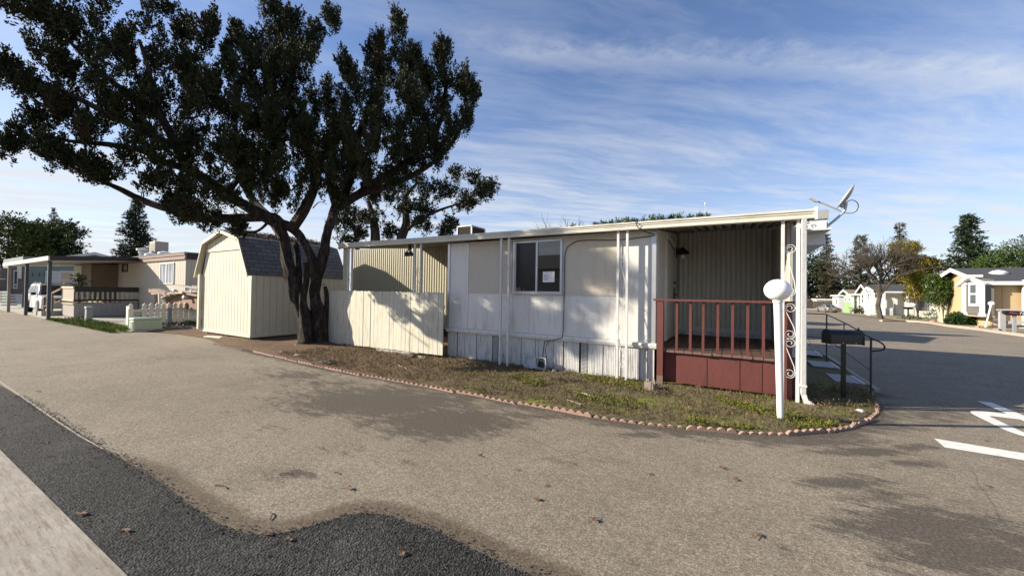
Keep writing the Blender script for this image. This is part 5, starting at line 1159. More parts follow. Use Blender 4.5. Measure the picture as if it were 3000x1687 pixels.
    if rails:
        for sgn in (-1, 1): MB().tube([P(-1.9, sgn * W * .34, zt2), P(-1.8, sgn * W * .34, zt2 + .06), P(.1, sgn * W * .34, zt2 + .06), P(.25, sgn * W * .34, zt2 - .02)], .02).build('roof_rail', MT['dark_metal'], t)
    t.rotation_euler = (0, 0, rz); return t
suvp = [(-2.1, .3), (2.1, .3), (2.2, .5), (2.2, .75), (2.12, .95), (1.0, 1.08), (-2.15, 1.1), (-2.2, .8), (-2.18, .45)]
suvg = [(-2.12, 1.08), (1.05, 1.06), (.35, 1.66), (.0, 1.73), (-1.75, 1.73), (-1.95, 1.66)]
car('parked_car', (-35.6, 5.75, 0), 0, suvp, suvg, 1.76, dict(x=(-1.35, 1.33), win=((-1.95, -1.05, 1.12, 1.6), (-.98, -.25, 1.12, 1.62), (-.18, .75, 1.12, 1.6, .42)), screens=(((1.02, 1.09), (.38, 1.63)), ((-2.12, 1.12), (-1.97, 1.6))), lz=.72, mir=.72, seams=(-.22, -1.02, .78)), .36, MT['car_white'],
    'white sport utility car with roof rails parked under the carport', rails=True)
sedp = [(-2.2, .25), (2.2, .25), (2.35, .45), (2.3, .68), (1.3, .88), (-1.6, .95), (-2.3, .92), (-2.36, .6)]
sedg = [(-1.75, .9), (1.2, .86), (.3, 1.38), (-.2, 1.44), (-.85, 1.42)]
car('parked_car', (15.9, 93, gz(93)), R(104), sedp, sedg, 1.8, dict(x=(-1.4, 1.4), win=((-1.2, -.3, .95, 1.34, .3), (-.22, .85, .95, 1.34, .42)), screens=(((1.15, .9), (.34, 1.35)), ((-1.7, .93), (-.9, 1.39))), lz=.6, mir=.75, seams=(-.26, .8)), .33, MT['car_gold'], 'pale gold sedan parked far down the street before the brown fence')

# ---- utility boxes, picket fence, junk
tb = empty('utility_box', (-18.75, 5.1, 0), 'pale green low utility cabinet with louvred side beside the picket fence', 'utility box')
a, b = Vector((-18.42, 4.78, 0)), Vector((-18.40, 5.78, 0)); d = (b - a).normalized(); n_ = Vector((d.y, -d.x, 0)); n_ = -n_ if n_.x < 0 else n_; wv = -n_ * .55
def tbox(l0, l1, w0_, w1_, z0, z1, bv): 
    o = MB(); q = [a + d * l0 + wv.normalized() * w0_, a + d * l1 + wv.normalized() * w0_, a + d * l1 + wv.normalized() * w1_, a + d * l0 + wv.normalized() * w1_]; o.prism([(p.x, p.y, z0) for p in q], (0, 0, z1 - z0)); return o
tbox(0, .78, 0, .48, .06, .4, 0).build('cabinet', MT['green_box'], tb, bevel=.02); tbox(-.02, .8, -.02, .5, .4, .5, 0).build('lid', MT['green_box'], tb, bevel=.06)
lv = MB()
for z in (.13, .2, .27, .34): 
    q = [a + d * .08 + n_ * .012, a + d * .72 + n_ * .012]; lv.bar((q[0].x, q[0].y, z), (q[1].x, q[1].y, z), .03, .03)
    q = [a + d * -.012 - n_ * .06, a + d * -.012 - n_ * .42]; lv.bar((q[0].x, q[0].y, z), (q[1].x, q[1].y, z), .03, .03)
lv.build('louvre', MT['green_box'], tb); tbox(-.06, .84, -.06, .54, 0, .06, 0).build('base', MT['concrete'], tb)
us = empty('utility_post', (-25.46, 5.1, 0), 'short grey green utility post standing in the driveway grass', 'utility post')
MB().box(-25.6, -25.32, 5.0, 5.2, 0, .66).build('post', MT['grey_post'], us, bevel=.02); MB().box(-25.62, -25.3, 4.98, 5.22, .58, .69).build('cap', MT['grey_post'], us, bevel=.02); us.rotation_euler = (0, R(3), 0)
pf = empty('picket_fence', (-20.5, 6, 0), 'low white picket and lattice fence enclosing the neighbour yard', 'fence')
c1, c2, c3 = Vector((-21.5, 5.35, 0)), Vector((-19.4, 4.95, 0)), Vector((-20.67, 7.75, 0))
MB().prism([(p.x, p.y, .05) for p in (c1, c2, c2 + Vector((.0, .05, 0)), c1 + Vector((0, .05, 0)))], (0, 0, .78)).build('end_panel', MT['picket_white'], pf)
# pickets run from the near corner back along +Y
nn_ = 13; pk = MB(); dd = (c3 - c2) / nn_
lat = MB(); fr2 = MB()
def picket(m_, p, h, w_=.09):
    u = dd.normalized(); pr = [(-w_, 0), (w_, 0), (w_, h - .2), (w_ * .45, h - .17), (w_ * 1., h - .11), (w_ * .5, h - .045), (0, h), (-w_ * .5, h - .045), (-w_ * 1., h - .11), (-w_ * .45, h - .17), (-w_, h - .2)]
    m_.prism([p + u * x + Vector((0, 0, z)) for x, z in pr], Vector((.03, 0, 0)))
for k in range(nn_ + 1):
    p = c2 + dd * k
    if k == 1: continue
    if k == nn_: 
        q = MB(); q.bar(p, p + Vector((0, 0, 1.02)), .14); q.lathe([(.1, 1.02), (.1, 1.05), (.05, 1.07), (.09, 1.14), (.03, 1.22)], p, 4); q.build('fence_post', MT['picket_white'], pf); continue
    m_ = MB(); picket(m_, p, 1.0); m_.build('picket', MT['picket_white'], pf)
for z in (.25, .72): fr2.bar(c2 + Vector((-.02, 0, z)), c3 + Vector((-.02, 0, z)), .04, .07)
fr2.build('fence_rail', MT['picket_white'], pf)
u = dd.normalized(); Lh = (c3 - c2).length
for k in range(-5, 34):
    for sg in (1, -1):
        s0_ = k * .12; zz0, zz1 = .08, .7; s1_ = s0_ + sg * (zz1 - zz0)
        if sg < 0: s0_ += .6; s1_ += .6
        lo, hi = max(0, min(s0_, s1_)), min(Lh, max(s0_, s1_))
        if hi - lo < .15: continue
        f0 = (lo - s0_) / (s1_ - s0_); f1 = (hi - s0_) / (s1_ - s0_)
        lat.bar(c2 + u * lo + Vector((-.05, 0, zz0 + (zz1 - zz0) * f0)), c2 + u * hi + Vector((-.05, 0, zz0 + (zz1 - zz0) * f1)), .012, .035)
lat.build('lattice', MT['picket_white'], pf)
MB().bar(c2 + u * 1.45 + Vector((.06, 0, 0)), c2 + u * 1.45 + Vector((.06, 0, .78)), .09).build('blue_post', mm('slate_blue', (.16, .2, .3), .6), pf)
wp_ = Vector((-21.9, 6.5, 0)); tag(MB().bar((-21.7, 6.5, 0), (-21.75, 6.45, 1.35), .08).build('wooden_stake', MT['cream_shed']), 'cream upright board behind the picket fence', 'board')
jk = empty('junk_pile', (-21.8, 7.2, 0), 'heap of weathered planks and brown boards behind the white picket fence', 'junk pile')
random.seed(4); b_ = MB()
def Q(x, y, Y): return d2(x, y, Y)
MB().prism([Q(735, 775, 7.0), Q(1180, 770, 7.0), Q(1385, 790, 6.9), Q(1385, 1000, 6.9), Q(735, 960, 7.0)], (0, .5, 0)).build('crate_stack', mm('cardboard', (.24, .15, .1), .9, .35, 4), jk)
for p, q_, w_, m in (((700, 730), (940, 775), .16, 'brown_trim'), ((760, 715), (1000, 790), .08, 'wood_grey'), ((1045, 655), (1390, 700), .05, 'grey_siding'), ((1230, 690), (1390, 725), .08, 'dark_brown'), ((740, 775), (1180, 760), .07, 'wood'), ((1180, 745), (1390, 740), .09, 'wood_grey'), ((840, 850), (960, 790), .08, 'wood_grey'), ((1230, 770), (1390, 800), .09, 'brown_trim'), ((1320, 665), (1395, 690), .05, 'wood_grey')):
    MB().bar(Q(*p, 6.9), Q(*q_, 6.8), .25, w_).build('plank', MT[m], jk)
for x, y, r, m in ((1020, 750, .12, 'white_trim'), (850, 860, .13, 'white_trim'), (1265, 740, .1, 'paper'), (1160, 820, .08, 'paper')):
    p = Q(x, y, 6.75); rough('bag', p, (r * 1.6, r, r), MT[m], 'x', 'x', int(x), None, None)
    o = C.objects[-1] if False else bpy.context.scene.collection.objects[-1]
    for k_ in ('label', 'category'):
        if k_ in o: del o[k_]
    me_ = o.data; lw_ = wloc(jk); me_.transform(__import__('mathutils').Matrix.Translation(-lw_)); o.parent = jk
c_ = np.c_[RNG.uniform(-20.6, -19.6, 120), RNG.uniform(5.6, 8.0, 120), np.full(120, .05)]
tag(leaves('grass', MT['broadleaf'], None, c_, RNG.normal(0, .6, (120, 3)) + [0, 0, 1], L=.1, Rr=.1, n=10, ll=.12, lw=.03), 'dark weeds growing along the foot of the lattice fence', 'weeds', kind='stuff')
tag(MB().prism([(-18.6, 6.3, .055), (-17.0, 6.6, .055), (-17.0, 7.6, .055), (-19.3, 7.4, .055)], (0, 0, -.05)).build('brick_path', MT['brick_pave']), kind='structure')

# ---- sage house and trees beyond on the left
sg = empty('house', (-47, 9, 0), 'sage green house with white trim, two windows and number 118 behind the carport', 'house')
XS = -45.0
def sx(x, y, X=XS): return onX(x / 4.83, 650 + y / 4.83, X)
a, b = sx(320, 620), sx(1075, 1190)
w = MB(); ya, yb = sx(320, 700).y, sx(1180, 700).y; ridge = sx(1318, 430); e0 = sx(740, 510); e1 = sx(1600, 505); yl = sx(150, 700).y
w.ribbed((XS, ya, 0), (XS, e1.y, 0), .5, e0.z, (1, 0, 0), 5, 0); w.box(XS - 8, XS - .01, ya, e1.y, 0, e0.z)
for k in range(16): w.box(XS, XS + .02, ya, e1.y, .55 + k * .2, .57 + k * .2)
w.build('wall', MT['sage'], sg)
MB().prism([(XS, e0.y, e0.z), (XS, ridge.y, ridge.z - .1), (XS, e1.y, e1.z)], (-8, 0, 0)).build('gable', MT['sage'], sg)
r_ = MB(); r_.prism([(XS + .5, e0.y - .3, e0.z - .1), (XS + .5, ridge.y, ridge.z), (XS + .5, ridge.y, ridge.z - .22), (XS + .5, e0.y - .3, e0.z - .32)], (-9, 0, 0)); r_.prism([(XS + .5, ridge.y, ridge.z), (XS + .5, e1.y + .3, e1.z - .1), (XS + .5, e1.y + .3, e1.z - .32), (XS + .5, ridge.y, ridge.z - .22)], (-9, 0, 0)); r_.build('roof', MT['grey_trim'], sg)
def sbox(x0, y0, x1, y1, t=.05, X=XS):
    a, b = sx(x0, y0, X), sx(x1, y1, X); return MB().box(X, X + t, a.y, b.y, b.z, a.z)
MBT = sbox(360, 665, 1060, 690, .06); MBT.build('trim', MT['grey_trim'], sg)
for x0_, x1_ in ((640, 840), (845, 1040)):
    o = sbox(x0_, 690, x1_, 870, .07).build('window', MT['grey_trim'], sg); q = MB(); a, b = sx(x0_ + 22, 712), sx(x1_ - 20, 815); q.box(XS + .072, XS + .08, a.y, b.y, b.z, a.z); a, b = sx(x0_ + 22, 832), sx(x1_ - 20, 870); q.box(XS + .072, XS + .08, a.y, b.y, b.z, a.z); q.build('pane', MT['glass_curtain'] if x0_ < 700 else MT['glass_house'], o)
cv = bpy.data.curves.new('house_number', 'FONT'); cv.body = '118'; cv.size = .42; cv.extrude = .01; cv.space_character = 1.5
fo = bpy.data.objects.new('house_number', cv); C.objects.link(fo); p = sx(430, 770); fo.location = Vector((XS + .03, p.y, p.z)) - wloc(sg); fo.rotation_euler = (PI / 2, 0, PI / 2); fo.parent = sg; tomesh(fo, MT['dark_metal'])
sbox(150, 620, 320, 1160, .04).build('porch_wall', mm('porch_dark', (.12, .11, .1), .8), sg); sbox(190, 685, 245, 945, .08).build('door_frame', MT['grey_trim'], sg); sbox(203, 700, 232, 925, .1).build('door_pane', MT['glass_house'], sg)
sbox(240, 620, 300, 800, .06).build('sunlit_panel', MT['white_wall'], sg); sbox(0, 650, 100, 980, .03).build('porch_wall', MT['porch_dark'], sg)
sbox(150, 1020, 310, 1165, .08).build('base_panel', MT['grey_trim'], sg); sbox(0, 800, 80, 815, .1).build('porch_rail', MT['grey_trim'], sg)
sp_ = MB()
for k in range(6): a, b = sx(-40, 1000 + k * 30), sx(180, 1015 + k * 30); sp_.box(XS + .1 + k * .25, XS + .4 + k * .25, a.y, b.y, 1.2 - k * .2, 1.25 - k * .2)
sp_.build('steps', MT['dark_metal'], sg)

def conifer(px_, base, D, ytop, ybot, hw, label, m='conifer', nb=150, droop=.25, group='conifer trees beyond the homes', lean=0, full=1.0, top=.03):
    c = A(px_, ybot, D); t = A(px_, ytop, D); k = D / (F / S); W = hw * k; zb, ztp = c.z, t.z; zg = gz(c.y)
    tr_ = empty('conifer_tree', (c.x, c.y, zg), label, 'tree', group)
    MB().tube([(c.x, c.y, zg - .3), (c.x, c.y, (zb + ztp) / 2), (t.x, t.y, ztp)], [W * .09, W * .055, .02], 8).build('trunk', MT['bark'], tr_)
    cs, ax = [], []; H = ztp - zb; bm = MB()
    for i in range(nb):
        u = (i + random.random()) / nb; z = zb + H * u; rad = W * ((1 - u) ** .8) * random.uniform(.6, 1.12) * (1 if u > .1 else .8) + W * top; az = random.uniform(0, 2 * PI)
        e = Vector((math.cos(az), math.sin(az), 0)); n = max(3, int(rad / W * 15 * full))
        rise = .35 - droop - .3 * (1 - u)
        for j in range(n):
            s_ = (j + .6) / n; p = Vector((c.x, c.y, z)) + e * rad * s_ + Vector((0, 0, rad * (rise * s_ + .12 * s_ * s_ * (1 if droop < .4 else -2)))) + Vector([random.gauss(0, .035 * W) for _ in range(3)])
            cs.append(p); ax.append(e * .8 + Vector((random.gauss(0, .5), random.gauss(0, .5), -.1)))
    leaves('crown', MT[m], tr_, np.array(cs), np.array(ax), L=W * .2, Rr=W * .055, n=11, ll=W * .11, lw=W * .045)
    return tr_
def leafy(name, px_, D, ybase, blobs, label, m, cat='tree', group=None, dens=6, ls=.3, tr=.0, trunk=True, D2=1.2, n=9, bark='bark', lean=None):
    k = D / (F / S); c = A(px_, ybase, D); zg = gz(c.y); t = empty(name, (c.x, c.y, zg), label, cat, group); bl = []
    for x, y, rx, ry in blobs:
        q = A(x, y, D) + fw * random.uniform(-D2, D2); bl.append(((q.x, q.y, q.z), (rx * k, rx * k, ry * k)))
    if trunk:
        tb_ = MB(); top = bl[0][0]; r0_ = tr or .12
        for b in bl: tb_.tube(spline([(c.x, c.y, zg - .2), (c.x * .6 + b[0][0] * .4, c.y * .6 + b[0][1] * .4, zg * .55 + b[0][2] * .45), b[0]], 4), [r0_ * v for v in np.linspace(1, .25, 9)], 7)
        tb_.build('trunk', MT[bark], t, smooth='all')
    cs, ax = blobpts(bl, dens / ls ** 2 * .1, .45, .5); leaves('crown', MT[m], t, cs, ax, L=ls * 1.6, Rr=ls * .8, n=n, ll=ls, lw=ls * .45, spread=1.0); return t
conifer(340, 0, 46, 500, 668, 46, 'dark pointed conifer behind the tan home with the roof cooler', nb=190, droop=.2)
conifer(135, 0, 52, 524, 640, 26, 'thin conifer tip rising above the round dark tree at far left', nb=80)
leafy('willow_tree', 150, 42, 690, [(150,612,52,32),(120,640,50,30),(175,650,32,34),(150,580,36,18),(100,655,40,22)], 'dense dark round tree with light top at far left', 'conifer', dens=40, ls=.34, D2=1)
leafy('willow_tree', 120, 41, 690, [(135,572,42,14),(100,580,34,16),(178,600,16,22),(196,622,8,22),(165,582,20,10)], 'yellow green weeping branches over the dark round tree', 'willow', dens=26, ls=.34, trunk=False)
leafy('willow_tree', 20, 38, 700, [(10,568,44,26),(50,580,36,26),(20,610,50,30),(70,600,28,24),(0,640,40,24),(55,645,40,22),(30,670,50,14)], 'light green willow tree at the left edge of the picture', 'willow', dens=30, ls=.34)
leafy('hedge', 20, 39, 720, [(5,700,30,18),(40,690,30,14)], 'dark hedge under the willow at the left edge', 'conifer', cat='hedge', dens=7, ls=.3, trunk=False)

# ---- row of slim evergreens and bare twigs behind the home
for i, (x, y, w_) in enumerate(((515,618,20),(610,640,12),(707,592,22),(770,590,24),(835,583,22),(898,570,26),(973,566,24),(1036,566,18),(1108,562,26),(1185,552,26),(1252,545,26),(1335,540,28),(1410,535,30),(1492,530,30),(1575,520,30),(1630,530,12))):
    Y = 22.; p = onY(1500 + x * .3494, 450 + y * .3494, Y); wd = w_ * .3494 / 1100 * 22; t = empty('slim_evergreen', (p.x, Y, gz(Y)), 'clipped slim evergreen top showing over the awning roof line', 'tree', 'slim evergreens in a row behind the home')
    cs = np.c_[RNG.normal(p.x, wd * .28, 110), RNG.normal(Y, .2, 110), RNG.uniform(p.z - 1.3, p.z - .08, 110)]; leaves('crown', MT['broadleaf' if i % 3 == 0 else 'hedge'], t, cs, RNG.normal(0, .3, (110, 3)) + [0, 0, 1], L=.28, Rr=.1, n=11, ll=.18, lw=.04)
    MB().tube([(p.x, Y, gz(Y) - .1), (p.x, Y, p.z - .4)], .06, 6).build('trunk', MT['bark'], t)
def bare(name, base, h, label, seed, spread=.5, levels=5, r=.12, m='bark_grey', fan=3, up_=.35, first=.28, group=None):
    rs = random.Random(seed); b_ = MB(); t = empty(name, tuple(base), label, 'tree', group)
    def go(p, d, l, r_, lv):
        mid = p + d * l * .5 + Vector((rs.gauss(0, .05), rs.gauss(0, .05), 0)) * l; q = p + d * l + Vector((rs.gauss(0, .04), rs.gauss(0, .04), rs.gauss(0, .04))) * l
        b_.tube([p, mid, q], [r_, r_ * .8, r_ * .62], 6 if lv > 2 else 4, cap=False)
        if lv == 0: return
        for k in range(fan + (1 if lv > 2 else 0)):
            nd = (d + Vector((rs.gauss(0, spread), rs.gauss(0, spread), rs.gauss(up_ * .5, spread * .6)))).normalized(); go(p + (q - p) * rs.uniform(.55, 1), nd, l * rs.uniform(.6, .88), r_ * .6, lv - 1)
    go(Vector(base) - Vector((0, 0, .1)), Vector((0, 0, 1)), h * first, r, levels); b_.build('branches', MT[m], t); return t
p = onY(1500 + 575 * .3494, 640, 26.); bare('bare_tree', (p.x, 26, gz(26)), 8.2, 'bare twiggy tree top behind the home, left of the evergreen row', 3, .32, 5, .09, 'twigs', 3, .5, .3)
p = onY(1500 + 455 * .3494, 640, 27.); bare('bare_tree', (p.x - .6, 27, gz(27)), 7.4, 'lower bare twiggy shrub tree left of the tallest bare tree behind the home', 8, .42, 5, .08, 'twigs', 3, .3, .3)

# ---------------------------------------------------------------- right-hand street
def d5(x, y): return (2350 + x / 5.797, 800 + y / 5.797)
def d6(x, y): return (2650 + x / 5.797, 750 + y / 5.797)
def gable_house(name, X, Y0_, Y1_, Xe, zr, ze, base, mw, mr, label, over=.5, mt='bright_white', drop=0):
    g0 = gz(Y0_); t = empty(name, (X, Y0_, g0), label, 'house'); ym = (Y0_ + Y1_) / 2
    w = MB(); w.prism([(X, Y0_, g0 - .2), (X, Y1_, g0 - .2), (X, Y1_, ze), (X, ym, zr - .15), (X, Y0_, ze)], (Xe - X, 0, 0)); w.build('wall', MT[mw], t)
    sl_ = (zr - ze) / (ym - Y0_); r_ = MB()
    for s_ in (-1, 1):
        ye = ym + s_ * ((Y1_ - Y0_) / 2 + over); zee = zr - sl_ * abs(ye - ym); r_.prism([(X - over, ym, zr), (X - over, ye, zee), (X - over, ye, zee - .05), (X - over, ym, zr - .05)], (Xe - X + 2 * over, 0, 0))
    r_.build('roof', MT[mr], t); f = MB()
    for s_ in (-1, 1):
        ye = ym + s_ * ((Y1_ - Y0_) / 2 + over + .02); zee = zr - sl_ * abs(ye - ym); f.prism([(X - over - .05, ym, zr + .02), (X - over - .05, ye, zee + .02), (X - over - .05, ye, zee - .28), (X - over - .05, ym, zr - .28)], (.045, 0, 0))
    zee = zr - sl_ * (abs(Y0_ - ym) + over); f.box(X - over - .0, Xe + over, Y0_ - over - .05, Y0_ - over - .005, zee - .26, zee - .0); f.build('fascia', MT[mt], t); s2 = MB(); s2.box(X - over + .01, Xe, Y0_ - over, Y0_, zee - .06, zee - .055); s2.build('soffit', MT[mt], t)
    return t, zee
# beige house
XB_, YB = 16.3, 41.3; cz = onX(*d6(880, 200), XB_ - .5).z; ez = onY(*d6(1600, 410), YB).z
bh, _z = gable_house('house', XB_, YB, 49.4, 34, cz, ez + .05, 0, 'beige_wall', 'shingle_dark', 'beige stucco house with white trim and grey bay window at the right edge', .55)
def onXb(x, y, X=XB_): return onX(*d6(x, y), X)
BX = XB_ - .55; ya, yb = onXb(1330, 700, BX).y, onXb(985, 700, BX).y; zb0, zb1 = onXb(1150, 990, BX).z, onXb(1150, 430, BX).z
bay = MB().box(BX + .06, XB_, ya, yb, zb0, zb1 + .1).build('bay', MT['grey_bay'], bh); ym = (ya + yb) / 2; pk_ = onXb(1075, 325, BX).z
q = MB(); q.prism([(BX + .05, ya, zb1), (BX + .05, ym, pk_ - .2), (BX + .05, yb, zb1)], (.6, 0, 0)); q.build('bay_gable', MT['grey_bay'], bh)
q = MB()
for s_ in (1,): ye = ym + s_ * ((yb - ya) / 2 + .35); q.prism([(BX - .25, ym, pk_), (BX - .25, ye, zb1 - .15), (BX - .25, ye, zb1 - .38), (BX - .25, ym, pk_ - .24)], (.8, 0, 0))
q.build('bay_roof', MT['bright_white'], bh)
lb = MB()
for k in range(14): z = zb0 + .1 + k * .2; lb.box(BX + .045, BX + .06, ya, yb, z, z + .02)
lb.build('bay_siding', mm('bay_line', (.07, .07, .06), .8), bay)
for x0_, x1_, nm in ((985, 1045, 'a'), (1295, 1360, 'b')):
    y_0, y_1 = sorted((onXb(x0_, 700, BX).y, onXb(x1_, 700, BX).y)); o = MB().box(BX - .06, BX + .02, y_0, y_1, zb0 - .05, zb1 - .1).build('column', MT['bright_white'], bh); MB().box(BX - .1, BX + .04, y_0 - .12, y_1 + .12, zb1 - .25, zb1 - .08).build('column_cap', MT['bright_white'], o); MB().box(BX - .1, BX + .04, y_0 - .1, y_1 + .1, zb0 - .1, zb0 + .12).build('column_foot', MT['bright_white'], o)
y_0, y_1 = sorted((onXb(1090, 700, BX).y, onXb(1255, 700, BX).y)); wz0, wz1 = onXb(1170, 848, BX).z, onXb(1170, 447, BX).z; o = MB().box(BX - .02, BX + .05, y_0, y_1, wz0, wz1).build('window', MT['bright_white'], bh)
q = MB(); zm = (wz0 + wz1) / 2 + .02
for za, zb in ((wz0 + .2, zm - .06), (zm + .06, wz1 - .18)): q.box(BX - .035, BX - .022, y_0 + .28, y_1 - .28, za, zb)
q.build('pane', MT['glass_house'], o); MB().box(BX - .05, XB_, ya - .1, yb + .1, zb0 - .14, zb0 - .05).build('bay_sill', MT['beige_wall'], bh)
def onYb(x, y, Y=YB): return onY(*d6(x, y), Y)
a, b = onYb(1950, 400), onYb(1990, 1260); MB().box(a.x, a.x + .3, YB - .55, YB - .25, gz(YB), ez + .0).box(a.x + .33, a.x + .7, YB - .5, YB - .3, gz(YB), ez).box(a.x - .25, a.x + .1, YB - .6, YB - .3, gz(YB), gz(YB) + .2).build('porch_column', MT['bright_white'], bh)
a, b = onYb(1475, 1052), onYb(1625, 1105); o = MB().box(a.x, b.x, YB - .03, YB, b.z, a.z).build('foundation_vent', MT['paper'], bh); q = MB()
for k in range(3): q.box(a.x + .25 + k * .35, a.x + .42 + k * .35, YB - .036, YB - .031, b.z + .08, a.z - .08)
q.build('vent_slot', MT['grey_trim'], o)
q = onXb(1600, 215, 19.); rv = empty('roof_vent', (q.x, 43.2, 4.3), 'round white roof dome on the beige house', 'vent'); yy_ = 43.4; zz_ = cz - (cz - ez) / 4.05 * (45.35 - yy_); p = onY(*d6(1595, 220), yy_); MB().lathe([(.45, -.15), (.5, .05), (.3, .2), (.05, .26)], (p.x, yy_, zz_), 16).build('dome', MT['bright_white'], rv, smooth=True)
MB().box(XB_ + .0, XB_ + .12, YB - .03, YB, gz(YB), ez).box(XB_ + .6, XB_ + .65, YB - .02, YB, gz(YB), ez).build('corner_trim', MT['beige_wall'], bh)
# white house
XW = 17.8; YW2 = onX(*d5(1165, 450), XW).y; YW3 = onX(*d5(985, 450), XW).y; rz = onX(*d5(1045, 185), XW - .5).z; ez2 = onY(*d5(1600, 320), YW2).z
wh, _z = gable_house('house', XW, YW2, YW3, 34, rz, ez2 + .1, 0, 'white_wall', 'shingle_dark', 'white house with dark roof and two tall gable windows along the far street', .5)
def ow(x, y, X=XW): return onX(*d5(x, y), X)
for x0_, x1_ in ((1028, 1068), (1118, 1165)):
    y_0, y_1 = sorted((ow(x0_, 500).y, ow(x1_, 500).y)); o = MB().box(XW - .12, XW, y_0, y_1, ow(1100, 515).z, ow(1100, 335).z).build('window', MT['bright_white'], wh); q = MB(); zA, zB, zC, zD = [ow(1100, k).z for k in (505, 435, 425, 350)]; w4 = (y_1 - y_0) * .22
    q.box(XW - .14, XW - .122, y_0 + w4, y_1 - w4, zA, zB); q.box(XW - .14, XW - .122, y_0 + w4, y_1 - w4, zC, zD); q.build('pane', MT['glass_house'], o)
q = MB(); pk_ = ow(1080, 235, XW - .6); e_ = ow(1120, 290, XW - .6); e2_ = ow(1030, 300, XW - .6); q.prism([(pk_.x, pk_.y, pk_.z), (pk_.x, e_.y, e_.z), (pk_.x, e_.y, e_.z - .25), (pk_.x, pk_.y, pk_.z - .25)], (.6, 0, 0)); q.prism([(pk_.x, pk_.y, pk_.z), (pk_.x, e2_.y, e2_.z), (pk_.x, e2_.y, e2_.z - .25), (pk_.x, pk_.y, pk_.z - .25)], (.6, 0, 0)); q.build('bay_roof', MT['bright_white'], wh)
for x_ in (1785, 1210, 1392): a = onY(*d5(x_, 400), YW2 - 1.2); MB().box(a.x - .12, a.x + .12, YW2 - 1.3, YW2 - 1.05, gz(YW2), ez2 - .1).build('porch_column', MT['bright_white'], wh)
a = onY(*d5(1390, 310), YW2 - 1.5); MB().box(a.x, 34, YW2 - 1.5, YW2 - .5, ez2 - .12, ez2 + .05).build('porch_roof', MT['bright_white'], wh)
# green house
XG = 17.3; YG = onX(*d5(856, 450), XG).y; YG3 = onX(*d5(705, 450), XG).y; rz = onX(*d5(745, 278), XG - .5).z; ez3 = onX(*d5(850, 350), XG).z
gh, _z = gable_house('house', XG, YG, YG3, 30, rz, ez3 + .1, 0, 'green_wall', 'shingle_brown', 'bright green house with white trim far down the street', .6)
for x0_, x1_ in ((728, 768), (800, 842)):
    y_0, y_1 = sorted((onX(*d5(x0_, 450), XG).y, onX(*d5(x1_, 450), XG).y)); zA, zB = onX(*d5(800, 490), XG).z, onX(*d5(800, 395), XG).z; o = MB().box(XG - .1, XG, y_0, y_1, zA, zB).build('window', MT['bright_white'], gh); MB().box(XG - .12, XG - .102, y_0 + (y_1 - y_0) * .3, y_1 - (y_1 - y_0) * .3, zA + .25, zB - .25).build('pane', MT['glass_house'], o)
for x_ in (862, 950): a = onY(*d5(x_, 500), YG - .3); MB().box(a.x - .12, a.x + .12, YG - .4, YG - .2, gz(YG), ez3).build('porch_column', MT['bright_white'], gh)
a, b = onY(*d5(965, 370), YG - .02), onY(*d5(1008, 480), YG - .02); o = MB().box(a.x, b.x, YG - .06, YG, b.z, a.z).build('window', MT['bright_white'], gh); MB().box(a.x + .1, b.x - .1, YG - .08, YG - .062, b.z + .1, a.z - .1).build('pane', MT['glass_curtain'], o)
# trailer
XT, YT = 17.3, 91.2; tl = empty('trailer_home', (XT + 3, YT + 4, gz(YT)), 'pale flat roofed trailer home beyond the bright green house', 'trailer'); zt3 = onX(*d5(600, 380), XT).z
y1_ = onX(*d5(512, 450), XT).y
xr_ = onY(*d5(712, 450), YT).x; xl_ = onY(*d5(625, 450), YT).x; XT = xl_
w = MB(); w.box(XT, 24, YT, 96.4, gz(YT), zt3 - .15); w.build('wall', MT['trailer_wall'], tl); MB().box(XT - .3, 24, YT - .3, 96.7, zt3 - .15, zt3 + .1).build('roof', MT['bright_white'], tl)
y_0, y_1 = sorted((onX(*d5(580, 450), XT).y, onX(*d5(608, 450), XT).y)); 
o = MB().box(XT - .06, XT, y_0, y_1, onX(*d5(590, 525), XT).z, onX(*d5(590, 435), XT).z).build('door', MT['bright_white'], tl); MB().box(XT - .08, XT - .062, y_0 + .3, y_1 - .3, onX(*d5(590, 520), XT).z, onX(*d5(590, 445), XT).z).build('pane', MT['glass_house'], o)
# brown fence at the end
ff = empty('board_fence', (14, 121, gz(121)), 'tall brown board fence closing the far end of the street', 'fence')
w = MB(); 
for k in range(330): x = -34 + k * .2; w.box(x, x + .185, 121 + random.uniform(-.02, .02), 121.05, gz(121) - .3, gz(121) + 2.1 + random.uniform(-.04, .04))
w.build('boards', MT['fence_brown'], ff)
tag(MB().box(8, 30, 119.5, 119.8, gz(119) - .2, gz(119) + .22).build('low_wall', MT['concrete']), 'pale low concrete wall before the far brown fence', 'wall')
c_ = empty('far_building', (22, 126, gz(121)), 'low white roofed building beyond the far brown fence', 'building'); a = onY(*d5(250, 440), 126); MB().box(a.x, 34, 126, 132, gz(121), onY(*d5(400, 455), 126).z).build('wall', MT['white_wall'], c_); MB().box(a.x - .3, 34.3, 125.7, 132.3, onY(*d5(400, 456), 126).z, onY(*d5(400, 438), 126).z).build('roof', MT['bright_white'], c_)
